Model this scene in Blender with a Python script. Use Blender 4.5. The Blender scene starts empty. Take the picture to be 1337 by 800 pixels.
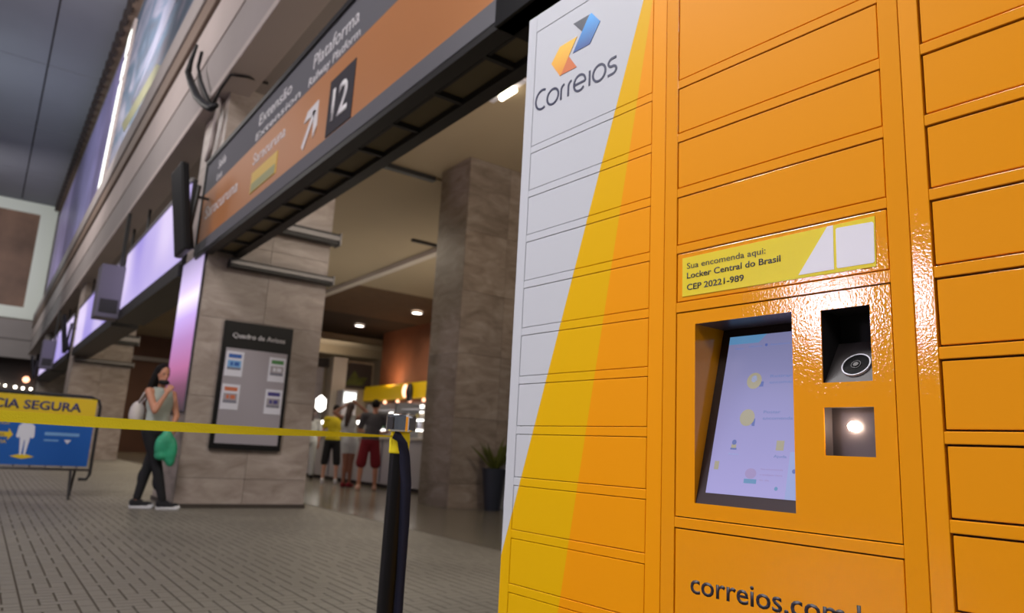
import bpy, bmesh, math, random
from mathutils import Vector, Matrix, Quaternion
random.seed(7)
C = bpy.context.scene
COL = C.collection
R = math.radians

# ------------------------------------------------------------------ camera, world, lights, exposure
CAM_H = 0.85
cam_d = bpy.data.cameras.new('camera'); cam = bpy.data.objects.new('camera', cam_d); COL.objects.link(cam)
cam_d.sensor_width = 36.0; cam_d.lens = 36.0 * 954.4 / 1337.0
cam_d.clip_start = 0.02; cam_d.clip_end = 300
_p, _r, _y = R(11.394), R(3.111), R(35.259)
_f = Vector((math.sin(_y) * math.cos(_p), math.cos(_y) * math.cos(_p), math.sin(_p)))
_rt = Vector((math.cos(_y), -math.sin(_y), 0)); _up = _rt.cross(_f)
_X = _rt * math.cos(_r) + _up * math.sin(_r); _U = -_rt * math.sin(_r) + _up * math.cos(_r)
cam.matrix_world = Matrix(((_X.x, _U.x, -_f.x, 0), (_X.y, _U.y, -_f.y, 0), (_X.z, _U.z, -_f.z, CAM_H), (0, 0, 0, 1)))
cam_d.dof.use_dof = True; cam_d.dof.focus_distance = 1.3; cam_d.dof.aperture_fstop = 4.5
C.camera = cam

w = bpy.data.worlds.new('world'); C.world = w; w.use_nodes = True
bg = w.node_tree.nodes['Background']; bg.inputs[0].default_value = (0.80, 0.84, 0.95, 1); bg.inputs[1].default_value = 0.10

C.view_settings.view_transform = 'Standard'; C.view_settings.look = 'None'
C.view_settings.gamma = 1; C.view_settings.use_curve_mapping = False
C.view_settings.exposure = 0.0

def area(name, loc, size, power, col, target=None, sy=None, spread=180):
    d = bpy.data.lights.new(name, 'AREA'); d.energy = power; d.color = col; d.size = size
    d.spread = R(spread)
    if sy: d.shape = 'RECTANGLE'; d.size_y = sy
    o = bpy.data.objects.new(name, d); COL.objects.link(o); o.location = loc
    t = Vector(target) if target else Vector(loc) - Vector((0, 0, 1))
    o.rotation_euler = (t - Vector(loc)).to_track_quat('-Z', 'Y').to_euler()
    return o
area('hall_fill_light', (-1.6, 3.6, 6.0), 1.6, 46, (1, 0.985, 0.97), (1.2, 0.9, 1.2), spread=66)  # unseen fill lights added to brighten lockers, pillars, cornice and end wall
area('hall_fill_light', (-2.4, -2.6, 4.6), 1.5, 11, (1, 0.96, 0.92), (1.2, 0.9, 1.0), spread=80)
area('hall_fill_light', (-4.5, 46, 10), 4, 420, (1, .96, .92), (-1, 57, 9))
area('hall_fill_light', (-2.5, 2.0, 9), 3.0, 540, (1, 0.95, 0.91), (2.8, 10.5, 1.0))
area('hall_fill_light', (-4, 12, 8.5), 3, 125, (1, .93, .90), (1.9, 13, 6.6), spread=100)
area('hall_fill_light', (-4, 25, 11), 5, 600, (1, .93, .88), (1.5, 27, 3))
area('hall_up_fill', (-1.0, 20, 9.5), 4, 620, (1, .94, .95), (1.8, 24, 15.6))  # unseen upward fills added to brighten the hall ceiling
area('hall_up_fill', (-4.5, 34, 8.5), 6, 330, (.86, .97, 1), (-1, 44, 15.6))
area('concourse_fill_light', (5.0, 3.4, 5.2), 1.6, 130, (1, 0.88, 0.74), (5.2, 8.5, 1.5))  # unseen area fills added to light the concourse, without fixtures
area('concourse_fill_light', (4.6, 14.5, 5.3), 2.0, 70, (1, 0.86, 0.68))
area('concourse_fill_light', (9.5, 14.5, 5.2), 2.5, 90, (1, 0.84, 0.64))
area('concourse_fill_light', (11.0, 23.0, 5.2), 2.5, 100, (1, 0.86, 0.70))
area('concourse_fill_light', (5.0, 21.0, 5.2), 2.5, 120, (1, 0.82, 0.58))
area('concourse_fill_light', (5.5, 34.0, 5.2), 2.5, 120, (1, 0.82, 0.58))
area('shop_lamp_light', (12.7, 26.6, 3.5), .6, 14, (1, .62, .35), (13.4, 26.6, 4.2))
area('concourse_up_fill', (5.4, 6.4, 1.5), 3.0, 28, (1, 0.83, 0.68), (4.6, 8.0, 5.6), spread=115)  # unseen fills aimed upward, added to lift the concourse ceiling
area('concourse_up_fill', (9.5, 15, 3.4), 3.0, 28, (1, 0.86, 0.70), (7.5, 16, 5.6))
area('concourse_up_fill', (12, 33, 4.4), 4.0, 60, (1, 0.86, 0.72), (12, 34, 5.6))

# ------------------------------------------------------------------ materials
def srgb(r, g, b):
    f = lambda c: (c / 255 / 12.92) if c / 255 <= .04045 else ((c / 255 + .055) / 1.055) ** 2.4
    return (f(r), f(g), f(b), 1)
def newmat(name):
    m = bpy.data.materials.new(name); m.use_nodes = True
    return m, m.node_tree.nodes, m.node_tree.links, m.node_tree.nodes['Principled BSDF']
def mat(name, col, rough=.6, metal=0, spec=.5, bump=0, bscale=60, var=0, vscale=3, emit=None, es=1, coat=0):
    m, n, l, b = newmat(name)
    b.inputs['Base Color'].default_value = col; b.inputs['Roughness'].default_value = rough
    b.inputs['Metallic'].default_value = metal; b.inputs['Specular IOR Level'].default_value = spec
    if coat: b.inputs['Coat Weight'].default_value = coat; b.inputs['Coat Roughness'].default_value = .12
    tc = n.new('ShaderNodeTexCoord')
    if var:
        t = n.new('ShaderNodeTexNoise'); t.inputs['Scale'].default_value = vscale; t.inputs['Detail'].default_value = 6
        l.new(tc.outputs['Object'], t.inputs['Vector'])
        r = n.new('ShaderNodeValToRGB'); k1, k2 = 1 - var, 1 + var
        r.color_ramp.elements[0].color = (col[0] * k1, col[1] * k1, col[2] * k1, 1); r.color_ramp.elements[0].position = .3
        r.color_ramp.elements[1].color = (min(1, col[0] * k2), min(1, col[1] * k2), min(1, col[2] * k2), 1); r.color_ramp.elements[1].position = .7
        l.new(t.outputs['Fac'], r.inputs['Fac']); l.new(r.outputs['Color'], b.inputs['Base Color'])
    if bump:
        t = n.new('ShaderNodeTexNoise'); t.inputs['Scale'].default_value = bscale; t.inputs['Detail'].default_value = 3
        l.new(tc.outputs['Object'], t.inputs['Vector'])
        bp = n.new('ShaderNodeBump'); bp.inputs['Strength'].default_value = bump; bp.inputs['Distance'].default_value = .01
        l.new(t.outputs['Fac'], bp.inputs['Height']); l.new(bp.outputs['Normal'], b.inputs['Normal'])
    if emit:
        b.inputs['Emission Color'].default_value = emit; b.inputs['Emission Strength'].default_value = es
    return m

def marble(name, c1, c2, c3, rough=.35, scale=1.0):
    m, n, l, b = newmat(name)
    tc = n.new('ShaderNodeTexCoord'); oi = n.new('ShaderNodeObjectInfo')
    mp = n.new('ShaderNodeMapping'); mp.inputs['Scale'].default_value = (1.2 * scale, 1.2 * scale, 3.2 * scale)
    add = n.new('ShaderNodeVectorMath'); add.operation = 'ADD'
    mul = n.new('ShaderNodeMath'); mul.operation = 'MULTIPLY'; mul.inputs[1].default_value = 17
    l.new(oi.outputs['Random'], mul.inputs[0])
    l.new(tc.outputs['Object'], add.inputs[0]); l.new(mul.outputs[0], add.inputs[1]); l.new(add.outputs[0], mp.inputs['Vector'])
    t = n.new('ShaderNodeTexNoise'); t.inputs['Scale'].default_value = 1.6; t.inputs['Detail'].default_value = 9; t.inputs['Roughness'].default_value = .65
    t.inputs['Distortion'].default_value = .8
    l.new(mp.outputs[0], t.inputs['Vector'])
    r = n.new('ShaderNodeValToRGB'); r.color_ramp.elements[0].color = c1; r.color_ramp.elements[0].position = .3
    r.color_ramp.elements[1].color = c3; r.color_ramp.elements[1].position = .72
    e = r.color_ramp.elements.new(.5); e.color = c2
    l.new(t.outputs['Fac'], r.inputs['Fac'])
    hs = n.new('ShaderNodeHueSaturation'); mr = n.new('ShaderNodeMapRange'); mr.inputs['To Min'].default_value = .86; mr.inputs['To Max'].default_value = 1.12
    l.new(oi.outputs['Random'], mr.inputs['Value']); l.new(mr.outputs[0], hs.inputs['Value']); l.new(r.outputs['Color'], hs.inputs['Color'])
    l.new(hs.outputs['Color'], b.inputs['Base Color']); b.inputs['Roughness'].default_value = rough
    return m

def paint(name, graphic):
    """Glossy powder coated steel with orange-peel relief; 'graphic' adds the printed white / yellow / orange bands of the left column."""
    m, n, l, b = newmat(name)
    tc = n.new('ShaderNodeTexCoord'); geo = n.new('ShaderNodeNewGeometry')
    orange = srgb(236, 151, 0); b.inputs['Base Color'].default_value = orange
    if graphic:
        # position in the locker's own frame: along = dot(P, u), height = P.z
        dot = n.new('ShaderNodeVectorMath'); dot.operation = 'DOT_PRODUCT'; dot.inputs[1].default_value = (LX.x, LX.y, 0)
        l.new(geo.outputs['Position'], dot.inputs[0])
        sub = n.new('ShaderNodeMath'); sub.operation = 'SUBTRACT'; l.new(dot.outputs['Value'], sub.inputs[0]); sub.inputs[1].default_value = LX.dot(LORG)
        sep = n.new('ShaderNodeSeparateXYZ'); l.new(geo.outputs['Position'], sep.inputs[0])
        def edge(x0, z0, x1, z1):   # 1 to the right of the slanting edge through the two points
            k = (x1 - x0) / (z1 - z0)
            a = n.new('ShaderNodeMath'); a.operation = 'MULTIPLY_ADD'; l.new(sep.outputs['Z'], a.inputs[0]); a.inputs[1].default_value = k; a.inputs[2].default_value = x0 - k * z0
            g = n.new('ShaderNodeMath'); g.operation = 'GREATER_THAN'; l.new(sub.outputs[0], g.inputs[0]); l.new(a.outputs[0], g.inputs[1])
            return g
        e1 = edge(.0003, .598, .4392, 1.9439); e2 = edge(.2181, .503, .4115, 1.6044)
        m1 = n.new('ShaderNodeMix'); m1.data_type = 'RGBA'; m1.inputs['A'].default_value = srgb(196, 198, 207); m1.inputs['B'].default_value = srgb(228, 176, 0)
        m2 = n.new('ShaderNodeMix'); m2.data_type = 'RGBA'; m2.inputs['B'].default_value = srgb(240, 154, 4)
        l.new(e1.outputs[0], m1.inputs['Factor']); l.new(m1.outputs['Result'], m2.inputs['A']); l.new(e2.outputs[0], m2.inputs['Factor'])
        l.new(m2.outputs['Result'], b.inputs['Base Color'])
        b.inputs['Roughness'].default_value = .5; st = .05; b.inputs['Coat Weight'].default_value = .12; b.inputs['Specular IOR Level'].default_value = .12
    else:
        b.inputs['Roughness'].default_value = .5; st = .32; b.inputs['Coat Weight'].default_value = 1; b.inputs['Specular IOR Level'].default_value = .1
    b.inputs['Coat Roughness'].default_value = .035; b.inputs['Coat IOR'].default_value = 1.45
    t = n.new('ShaderNodeTexNoise'); t.inputs['Scale'].default_value = 250; t.inputs['Detail'].default_value = 1.0
    l.new(tc.outputs['Object'], t.inputs['Vector'])
    bp = n.new('ShaderNodeBump'); bp.inputs['Strength'].default_value = st; bp.inputs['Distance'].default_value = .0006
    l.new(t.outputs['Fac'], bp.inputs['Height']); l.new(bp.outputs['Normal'], b.inputs['Coat Normal'])
    return m

# locker frame: x to the right along the front, y into the cabinet
YL = R(-2.958)
LY = Vector((math.cos(YL), -math.sin(YL), 0)); LX = Vector((-math.sin(YL), -math.cos(YL), 0))
LD = 1.2
LORG = LY * LD - LX * 1.5144
LANG = math.atan2(LX.y, LX.x)

M = {}
M['locker_orange'] = paint('locker_orange', False)
M['locker_graphic'] = paint('locker_graphic', True)
M['gap_dark'] = mat('gap_dark', srgb(62, 56, 62), .7)
M['ink'] = mat('ink', srgb(44, 38, 52), .5)
M['navy_ink'] = mat('navy_ink', srgb(34, 38, 74), .45)
M['sticker_yellow'] = mat('sticker_yellow', srgb(226, 204, 4), .4)
M['white_print'] = mat('white_print', srgb(226, 224, 236), .4)
M['bezel'] = mat('bezel', srgb(48, 36, 36), .35)
M['black_plastic'] = mat('black_plastic', srgb(16, 15, 17), .45, spec=.3)
M['black_gloss'] = mat('black_gloss', srgb(10, 10, 12), .15)
M['scanner_grey'] = mat('scanner_grey', srgb(62, 56, 58), .5)
M['chrome'] = mat('chrome', (.8, .8, .82, 1), .12, 1)
M['steel'] = mat('steel', (.22, .21, .21, 1), .5, 1)
M['plate_grey'] = mat('plate_grey', srgb(86, 78, 82), .35, .3)
M['belt'] = mat('belt', srgb(255, 232, 8), .75, bump=.2, bscale=300)
M['navy_belt'] = mat('navy_belt', srgb(18, 20, 48), .8, bump=.2, bscale=300)
M['marble'] = marble('marble', srgb(136, 122, 113), srgb(160, 147, 139), srgb(182, 170, 163), .4)
M['marble_warm'] = marble('marble_warm', srgb(112, 98, 86), srgb(140, 126, 114), srgb(164, 152, 141), .42)
M['joint'] = mat('joint', srgb(70, 62, 56), .9)
M['plaster'] = mat('plaster', srgb(205, 196, 186), .8, var=.05, vscale=.7)
M['cornice'] = mat('cornice', srgb(176, 164, 160), .8, var=.07, vscale=.6)
M['cornice_low'] = mat('cornice_low', srgb(150, 142, 140), .8, var=.07, vscale=.6)
M['moulding'] = mat('moulding', srgb(118, 100, 88), .7)
M['hall_ceiling'] = mat('hall_ceiling', srgb(128, 130, 140), .7, var=.22, vscale=.09)
M['conc_ceiling'] = mat('conc_ceiling', srgb(176, 160, 134), .85, var=.05, vscale=.4)
M['brown_wall'] = mat('brown_wall', srgb(92, 60, 44), .7, var=.15, vscale=.8)
M['brown_ceiling'] = mat('brown_ceiling', srgb(104, 78, 56), .8, var=.08); M['dark_ceiling'] = mat('dark_ceiling', srgb(62, 48, 38), .8)
M['terracotta'] = mat('terracotta', srgb(140, 88, 62), .7, var=.2, vscale=.9)
M['cream_wall'] = mat('cream_wall', srgb(164, 150, 132), .8, var=.1, vscale=.5)
M['dark_wall'] = mat('dark_wall', srgb(58, 50, 48), .8)
M['tile'] = mat('tile', srgb(126, 121, 111), .5, var=.16, vscale=1.1, bump=.08, bscale=40)
M['grout'] = mat('grout', srgb(80, 70, 60), .9)
M['terrazzo'] = mat('terrazzo', srgb(112, 106, 94), .22, var=.1, vscale=2)
M['sign_grey'] = mat('sign_grey', srgb(108, 108, 114), .8, spec=.2)
M['sign_orange'] = mat('sign_orange', srgb(186, 124, 76), .5)
M['sign_dark'] = mat('sign_dark', srgb(70, 68, 74), .8, spec=.15)
M['sign_white'] = mat('sign_white', srgb(225, 222, 226), .5)
M['sign_yellow'] = mat('sign_yellow', srgb(214, 178, 70), .5)
M['sign_green'] = mat('sign_green', srgb(150, 150, 100), .5)
M['soffit'] = mat('soffit', srgb(104, 92, 66), .7)
M['dark_metal'] = mat('dark_metal', srgb(34, 32, 32), .5)
M['grey_box'] = mat('grey_box', srgb(104, 100, 116), .5)
M['board_grey'] = mat('board_grey', srgb(158, 152, 160), .5)
M['paper'] = mat('paper', srgb(216, 216, 228), .7)
for k, c in dict(n_blue=(46, 92, 170), n_green=(70, 130, 70), n_orange=(200, 110, 74), n_navy=(66, 60, 130), p_blue=(14, 92, 178), p_yellow=(228, 196, 30), p_white=(224, 228, 238), p_navy=(40, 50, 110), p_pale=(120, 170, 220), grey_print=(120, 120, 136)).items():
    M[k] = mat(k, srgb(*c), .55)
M['skin'] = mat('skin', srgb(196, 138, 110), .55); M['skin_dark'] = mat('skin_dark', srgb(140, 92, 72), .55)
M['skin_light'] = mat('skin_light', srgb(214, 168, 146), .55)
M['hair'] = mat('hair', srgb(20, 15, 15), .75, spec=.2, bump=.5, bscale=60); M['hair_brown'] = mat('hair_brown', srgb(58, 36, 30), .5, bump=.5, bscale=60)
M['black_cloth'] = mat('black_cloth', srgb(26, 26, 30), .85); M['grey_cloth'] = mat('grey_cloth', srgb(78, 76, 80), .9, bump=.2, bscale=12)
M['white_cloth'] = mat('white_cloth', srgb(196, 200, 200), .9, bump=.3, bscale=14); M['sage_cloth'] = mat('sage_cloth', srgb(178, 186, 178), .9, bump=.3, bscale=14)
M['red_cloth'] = mat('red_cloth', srgb(120, 22, 34), .9, bump=.3, bscale=14); M['yellow_cloth'] = mat('yellow_cloth', srgb(206, 186, 30), .9, bump=.2, bscale=14)
M['pink_cloth'] = mat('pink_cloth', srgb(186, 100, 124), .9); M['shoe_white'] = mat('shoe_white', srgb(220, 220, 224), .6)
M['bag_green'] = mat('bag_green', srgb(50, 158, 118), .45, bump=.8, bscale=14, var=.2, vscale=9); M['bag_white'] = mat('bag_white', srgb(208, 200, 196), .8, bump=.4, bscale=12)
M['mask'] = mat('mask', srgb(20, 18, 22), .8); M['eye'] = mat('eye', srgb(40, 28, 26), .3); M['lip'] = mat('lip', srgb(150, 84, 80), .5)
M['leaf'] = mat('leaf', srgb(78, 84, 26), .6, var=.35, vscale=5); M['pot'] = mat('pot', srgb(34, 38, 50), .4)
M['counter_white'] = mat('counter_white', srgb(170, 166, 170), .4); M['kiosk_yellow'] = mat('kiosk_yellow', srgb(226, 186, 10), .5, emit=srgb(226, 186, 10), es=.12)
M['glass'] = mat('glass', (.8, .85, .9, 1), .05); M['glass'].node_tree.nodes['Principled BSDF'].inputs['Alpha'].default_value = .12
def emis(name, col, s):
    m, n, l, b = newmat(name); b.inputs['Base Color'].default_value = (0.02, .02, .02, 1); b.inputs['Emission Color'].default_value = col; b.inputs['Emission Strength'].default_value = s; return m
M['led_white'] = emis('led_white', srgb(255, 244, 225), 9); M['shelf_light'] = emis('shelf_light', srgb(255, 250, 240), 5)
M['tube'] = emis('tube', srgb(255, 240, 210), 9); M['window_light'] = emis('window_light', srgb(236, 240, 232), 2.6)
M['scan_light'] = emis('scan_light', srgb(255, 232, 200), 70); M['warm_globe'] = emis('warm_globe', srgb(255, 180, 140), 3.5)
M['opp_screen'] = emis('opp_screen', srgb(250, 232, 255), 38)
def violet(name, s, ax='Y', scale=.35):
    m, n, l, b = newmat(name); b.inputs['Base Color'].default_value = (.02, .02, .02, 1); b.inputs['Roughness'].default_value = .3
    geo = n.new('ShaderNodeNewGeometry'); t = n.new('ShaderNodeTexNoise'); t.inputs['Scale'].default_value = scale; t.inputs['Detail'].default_value = 1
    l.new(geo.outputs['Position'], t.inputs['Vector'])
    r = n.new('ShaderNodeValToRGB'); r.color_ramp.elements[0].color = srgb(160, 145, 222); r.color_ramp.elements[0].position = .38
    r.color_ramp.elements[1].color = srgb(222, 206, 246); r.color_ramp.elements[1].position = .6
    l.new(t.outputs['Fac'], r.inputs['Fac']); l.new(r.outputs['Color'], b.inputs['Emission Color']); b.inputs['Emission Strength'].default_value = s
    return m
M['violet'] = violet('violet', 1.0)
def strip_glow():  # emissive ramp that paints the violet glow on the pillar side
    m, n, l, b = newmat('pillar_painted_glow'); b.inputs['Base Color'].default_value = (.02, .02, .02, 1)
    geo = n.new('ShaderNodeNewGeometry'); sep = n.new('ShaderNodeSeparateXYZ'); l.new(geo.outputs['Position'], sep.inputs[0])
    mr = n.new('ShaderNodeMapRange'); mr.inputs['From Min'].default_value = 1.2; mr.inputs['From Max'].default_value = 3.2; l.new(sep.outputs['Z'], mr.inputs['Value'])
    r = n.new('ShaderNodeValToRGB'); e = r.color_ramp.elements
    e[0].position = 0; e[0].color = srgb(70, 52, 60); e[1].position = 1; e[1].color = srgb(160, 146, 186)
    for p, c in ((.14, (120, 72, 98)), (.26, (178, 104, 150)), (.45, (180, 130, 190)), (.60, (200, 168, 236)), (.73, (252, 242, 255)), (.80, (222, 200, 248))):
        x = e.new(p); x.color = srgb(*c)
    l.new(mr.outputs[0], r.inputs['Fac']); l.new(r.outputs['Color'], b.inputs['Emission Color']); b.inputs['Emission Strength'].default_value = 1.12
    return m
M['strip_glow'] = strip_glow()
def screen_ui():
    m, n, l, b = newmat('locker_screen'); b.inputs['Base Color'].default_value = srgb(60, 58, 80); b.inputs['Roughness'].default_value = .25
    b.inputs['Emission Strength'].default_value = .85
    geo = n.new('ShaderNodeNewGeometry'); sep = n.new('ShaderNodeSeparateXYZ'); l.new(geo.outputs['Position'], sep.inputs[0])
    mr = n.new('ShaderNodeMapRange'); mr.inputs['From Min'].default_value = .80; mr.inputs['From Max'].default_value = 1.11; l.new(sep.outputs['Z'], mr.inputs['Value'])
    r = n.new('ShaderNodeValToRGB'); r.color_ramp.elements[0].color = srgb(168, 162, 216); r.color_ramp.elements[1].color = srgb(126, 128, 168)
    l.new(mr.outputs[0], r.inputs['Fac']); l.new(r.outputs['Color'], b.inputs['Emission Color']); return m
M['locker_screen'] = screen_ui()
for k, c in dict(ui_blue=(92, 142, 186), ui_text=(108, 126, 184), ui_yellow=(164, 156, 134), ui_dark=(84, 102, 172), ui_pink=(158, 140, 192), ui_pale=(150, 164, 216)).items():
    M[k] = emis(k, srgb(*c), .85)

# ------------------------------------------------------------------ helpers
class MB:
    def __init__(s): s.v = []; s.f = []; s.m = []
    def add(s, vs, fs, mi=0):
        o = len(s.v); s.v += [tuple(v) for v in vs]; s.f += [tuple(i + o for i in f) for f in fs]; s.m += [mi] * len(fs); return s
    def box(s, x0, x1, y0, y1, z0, z1, mi=0):
        return s.add([(x0, y0, z0), (x1, y0, z0), (x1, y1, z0), (x0, y1, z0), (x0, y0, z1), (x1, y0, z1), (x1, y1, z1), (x0, y1, z1)],
                     [(0, 3, 2, 1), (4, 5, 6, 7), (0, 1, 5, 4), (1, 2, 6, 5), (2, 3, 7, 6), (3, 0, 4, 7)], mi)
    def prism(s, pts, a, b, axis='y', mi=0):
        """2-D outline (counter-clockwise) extruded from a to b along axis; outline lives in the other two axes"""
        def P(p, t): return {'y': (p[0], t, p[1]), 'x': (t, p[0], p[1]), 'z': (p[0], p[1], t)}[axis]
        n = len(pts); vs = [P(p, a) for p in pts] + [P(p, b) for p in pts]
        return s.add(vs, [tuple(range(n)), tuple(range(2 * n - 1, n - 1, -1))] + [(i, i + n, (i + 1) % n + n, (i + 1) % n) for i in range(n)], mi)
    def cone(s, p0, p1, r0, r1, n=12, mi=0, caps=True):
        p0 = Vector(p0); p1 = Vector(p1); d = (p1 - p0).normalized(); a = d.orthogonal().normalized(); b = d.cross(a)
        vs = []
        for p, r in ((p0, r0), (p1, r1)):
            for i in range(n):
                t = 2 * math.pi * i / n; vs.append(p + a * (r * math.cos(t)) + b * (r * math.sin(t)))
        fs = [(i, (i + 1) % n, (i + 1) % n + n, i + n) for i in range(n)]
        if caps: fs += [tuple(range(n - 1, -1, -1)), tuple(range(n, 2 * n))]
        return s.add(vs, fs, mi)
    def tube(s, pts, r, n=8, mi=0):
        pts = [Vector(p) for p in pts]; rs = r if isinstance(r, (list, tuple)) else [r] * len(pts)
        vs = []; prev = None
        for i, p in enumerate(pts):
            d = (pts[min(i + 1, len(pts) - 1)] - pts[max(i - 1, 0)]).normalized()
            a = d.orthogonal().normalized() if prev is None else (prev - d * prev.dot(d)).normalized()
            prev = a; b = d.cross(a)
            for k in range(n):
                t = 2 * math.pi * k / n; vs.append(p + a * (rs[i] * math.cos(t)) + b * (rs[i] * math.sin(t)))
        fs = [(i * n + k, i * n + (k + 1) % n, (i + 1) * n + (k + 1) % n, (i + 1) * n + k) for i in range(len(pts) - 1) for k in range(n)]
        fs += [tuple(range(n - 1, -1, -1)), tuple(range((len(pts) - 1) * n, len(pts) * n))]
        return s.add(vs, fs, mi)
    def lathe(s, prof, c=(0, 0, 0), n=24, mi=0):
        vs = []; k = len(prof)
        for i in range(n):
            t = 2 * math.pi * i / n
            for r, z in prof: vs.append((c[0] + r * math.cos(t), c[1] + r * math.sin(t), c[2] + z))
        fs = [(i * k + j, ((i + 1) % n) * k + j, ((i + 1) % n) * k + j + 1, i * k + j + 1) for i in range(n) for j in range(k - 1)]
        return s.add(vs, fs, mi)
    def ball(s, c, r, n=12, q=None, mi=0):
        r = (r, r, r) if not isinstance(r, (tuple, list)) else r; c = Vector(c); vs = []; m_ = n // 2 + 1
        for j in range(1, m_):
            a = math.pi * j / m_
            for i in range(n):
                t = 2 * math.pi * i / n; v = Vector((r[0] * math.sin(a) * math.cos(t), r[1] * math.sin(a) * math.sin(t), r[2] * math.cos(a)))
                if q: v = q @ v
                vs.append(c + v)
        T = Vector((0, 0, r[2])); 
        if q: T = q @ T
        k = len(vs); vs += [c + T, c - T]; fs = []
        for j in range(m_ - 2):
            for i in range(n): fs.append((j * n + i, (j + 1) * n + i, (j + 1) * n + (i + 1) % n, j * n + (i + 1) % n))
        for i in range(n):
            fs.append((k, i, (i + 1) % n)); fs.append((k + 1, (m_ - 2) * n + (i + 1) % n, (m_ - 2) * n + i))
        return s.add(vs, fs, mi)
    def capsule(s, p0, p1, r0, r1, n=12):
        s.cone(p0, p1, r0, r1, n); s.ball(p0, r0, n); return s.ball(p1, r1, n)
    def build(s, name, mats, parent=None, local=False, smooth=False, bevel=0, segs=2, kind=None, remesh=0, sm_it=0):
        me = bpy.data.meshes.new(name); vs = s.v
        if parent is not None and not local:
            o = WORLD[parent.name]; vs = [(v[0] - o[0], v[1] - o[1], v[2] - o[2]) for v in vs]
        me.from_pydata(vs, [], s.f); mats = mats if isinstance(mats, (list, tuple)) else [mats]
        for k in mats: me.materials.append(M[k])
        if len(mats) > 1: me.polygons.foreach_set('material_index', s.m)
        bm = bmesh.new(); bm.from_mesh(me); bmesh.ops.recalc_face_normals(bm, faces=bm.faces); bm.to_mesh(me); bm.free()
        ob = bpy.data.objects.new(name, me); COL.objects.link(ob)
        if remesh:
            md = ob.modifiers.new('r', 'REMESH'); md.mode = 'VOXEL'; md.voxel_size = remesh; md.use_smooth_shade = True
            if sm_it: ms = ob.modifiers.new('s', 'SMOOTH'); ms.iterations = sm_it; ms.factor = .5
            dg = bpy.context.evaluated_depsgraph_get(); m2 = bpy.data.meshes.new_from_object(ob.evaluated_get(dg))
            ob.modifiers.clear(); ob.data = m2; m2.materials.clear(); m2.materials.append(M[mats[0]])
            for p in m2.polygons: p.use_smooth = True
        if bevel:
            md = ob.modifiers.new('b', 'BEVEL'); md.width = bevel; md.segments = segs; md.limit_method = 'ANGLE'; md.angle_limit = R(35)
        if smooth:
            for p in ob.data.polygons: p.use_smooth = True
        if parent is not None: ob.parent = parent
        if kind: ob['kind'] = kind
        return ob
WORLD = {}
def thing(name, label, cat, loc=(0, 0, 0), rz=0, group=None):
    o = bpy.data.objects.new(name, None); COL.objects.link(o); o.location = loc; o.rotation_euler = (0, 0, rz); o.empty_display_size = .1
    o['label'] = label; o['category'] = cat
    if group: o['group'] = group
    WORLD[o.name] = loc
    return o
def tag(o, label, cat, group=None):
    o['label'] = label; o['category'] = cat
    if group: o['group'] = group
    return o
def structure(name, mb, mats, **k):
    o = mb.build(name, mats, **k); o['kind'] = 'structure'; WORLD[o.name] = (0, 0, 0); return o
def copy_tree(o, loc, label=None, dy=0):
    def cp(a, par):
        c = a.copy(); COL.objects.link(c)
        if par: c.parent = par
        for ch in list(a.children): cp(ch, c)
        return c
    c = cp(o, None); c.location = loc; WORLD[c.name] = loc
    if label: c['label'] = label
    return c

_tm = {}
def text(s, name, matname, parent, origin, xdir, ydir, cap, width=None, thick=.001, bold=0, align='L', shear=0, local=True):
    """Lettering as a thin mesh: cap = height of a capital, width = total run"""
    cu = bpy.data.curves.new('t', 'FONT'); cu.body = s; cu.size = 1; cu.offset = bold; cu.shear = shear; cu.resolution_u = 3; cu.space_character = 1.0
    to = bpy.data.objects.new('t', cu); COL.objects.link(to)
    dg = bpy.context.evaluated_depsgraph_get(); dg.update(); me = bpy.data.meshes.new_from_object(to.evaluated_get(dg))
    bpy.data.objects.remove(to); bpy.data.curves.remove(cu)
    xs = [v.co.x for v in me.vertices]; x0, x1 = min(xs), max(xs)
    sy = cap / .70; sx = (width / (x1 - x0)) if width else sy
    X = Vector(xdir).normalized(); Y = Vector(ydir).normalized(); N = X.cross(Y); O = Vector(origin)
    if parent is not None and not local: O = O - Vector(WORLD[parent.name])
    off = {'L': -x0, 'R': -x1, 'C': -(x0 + x1) / 2}[align]
    for v in me.vertices:
        v.co = O + X * ((v.co.x + off) * sx) + Y * (v.co.y * sy) + N * thick
    bm = bmesh.new(); bm.from_mesh(me)
    ex = bmesh.ops.extrude_face_region(bm, geom=bm.faces[:]); vv = [e for e in ex['geom'] if isinstance(e, bmesh.types.BMVert)]
    bmesh.ops.translate(bm, verts=vv, vec=-N * (thick * .9)); bmesh.ops.recalc_face_normals(bm, faces=bm.faces); bm.to_mesh(me); bm.free()
    me.materials.clear(); me.materials.append(M[matname]); me.name = name
    o = bpy.data.objects.new(name, me); COL.objects.link(o)
    if parent is not None: o.parent = parent
    return o

# ------------------------------------------------------------------ the setting: floor
SPLIT = 3.97
fl = MB().box(-12, SPLIT, -8, 60, -.06, -.008); floor = structure('floor', fl, 'grout')
structure('floor_concourse', MB().box(SPLIT, 18, -8, 60, -.06, 0), 'terrazzo')
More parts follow.
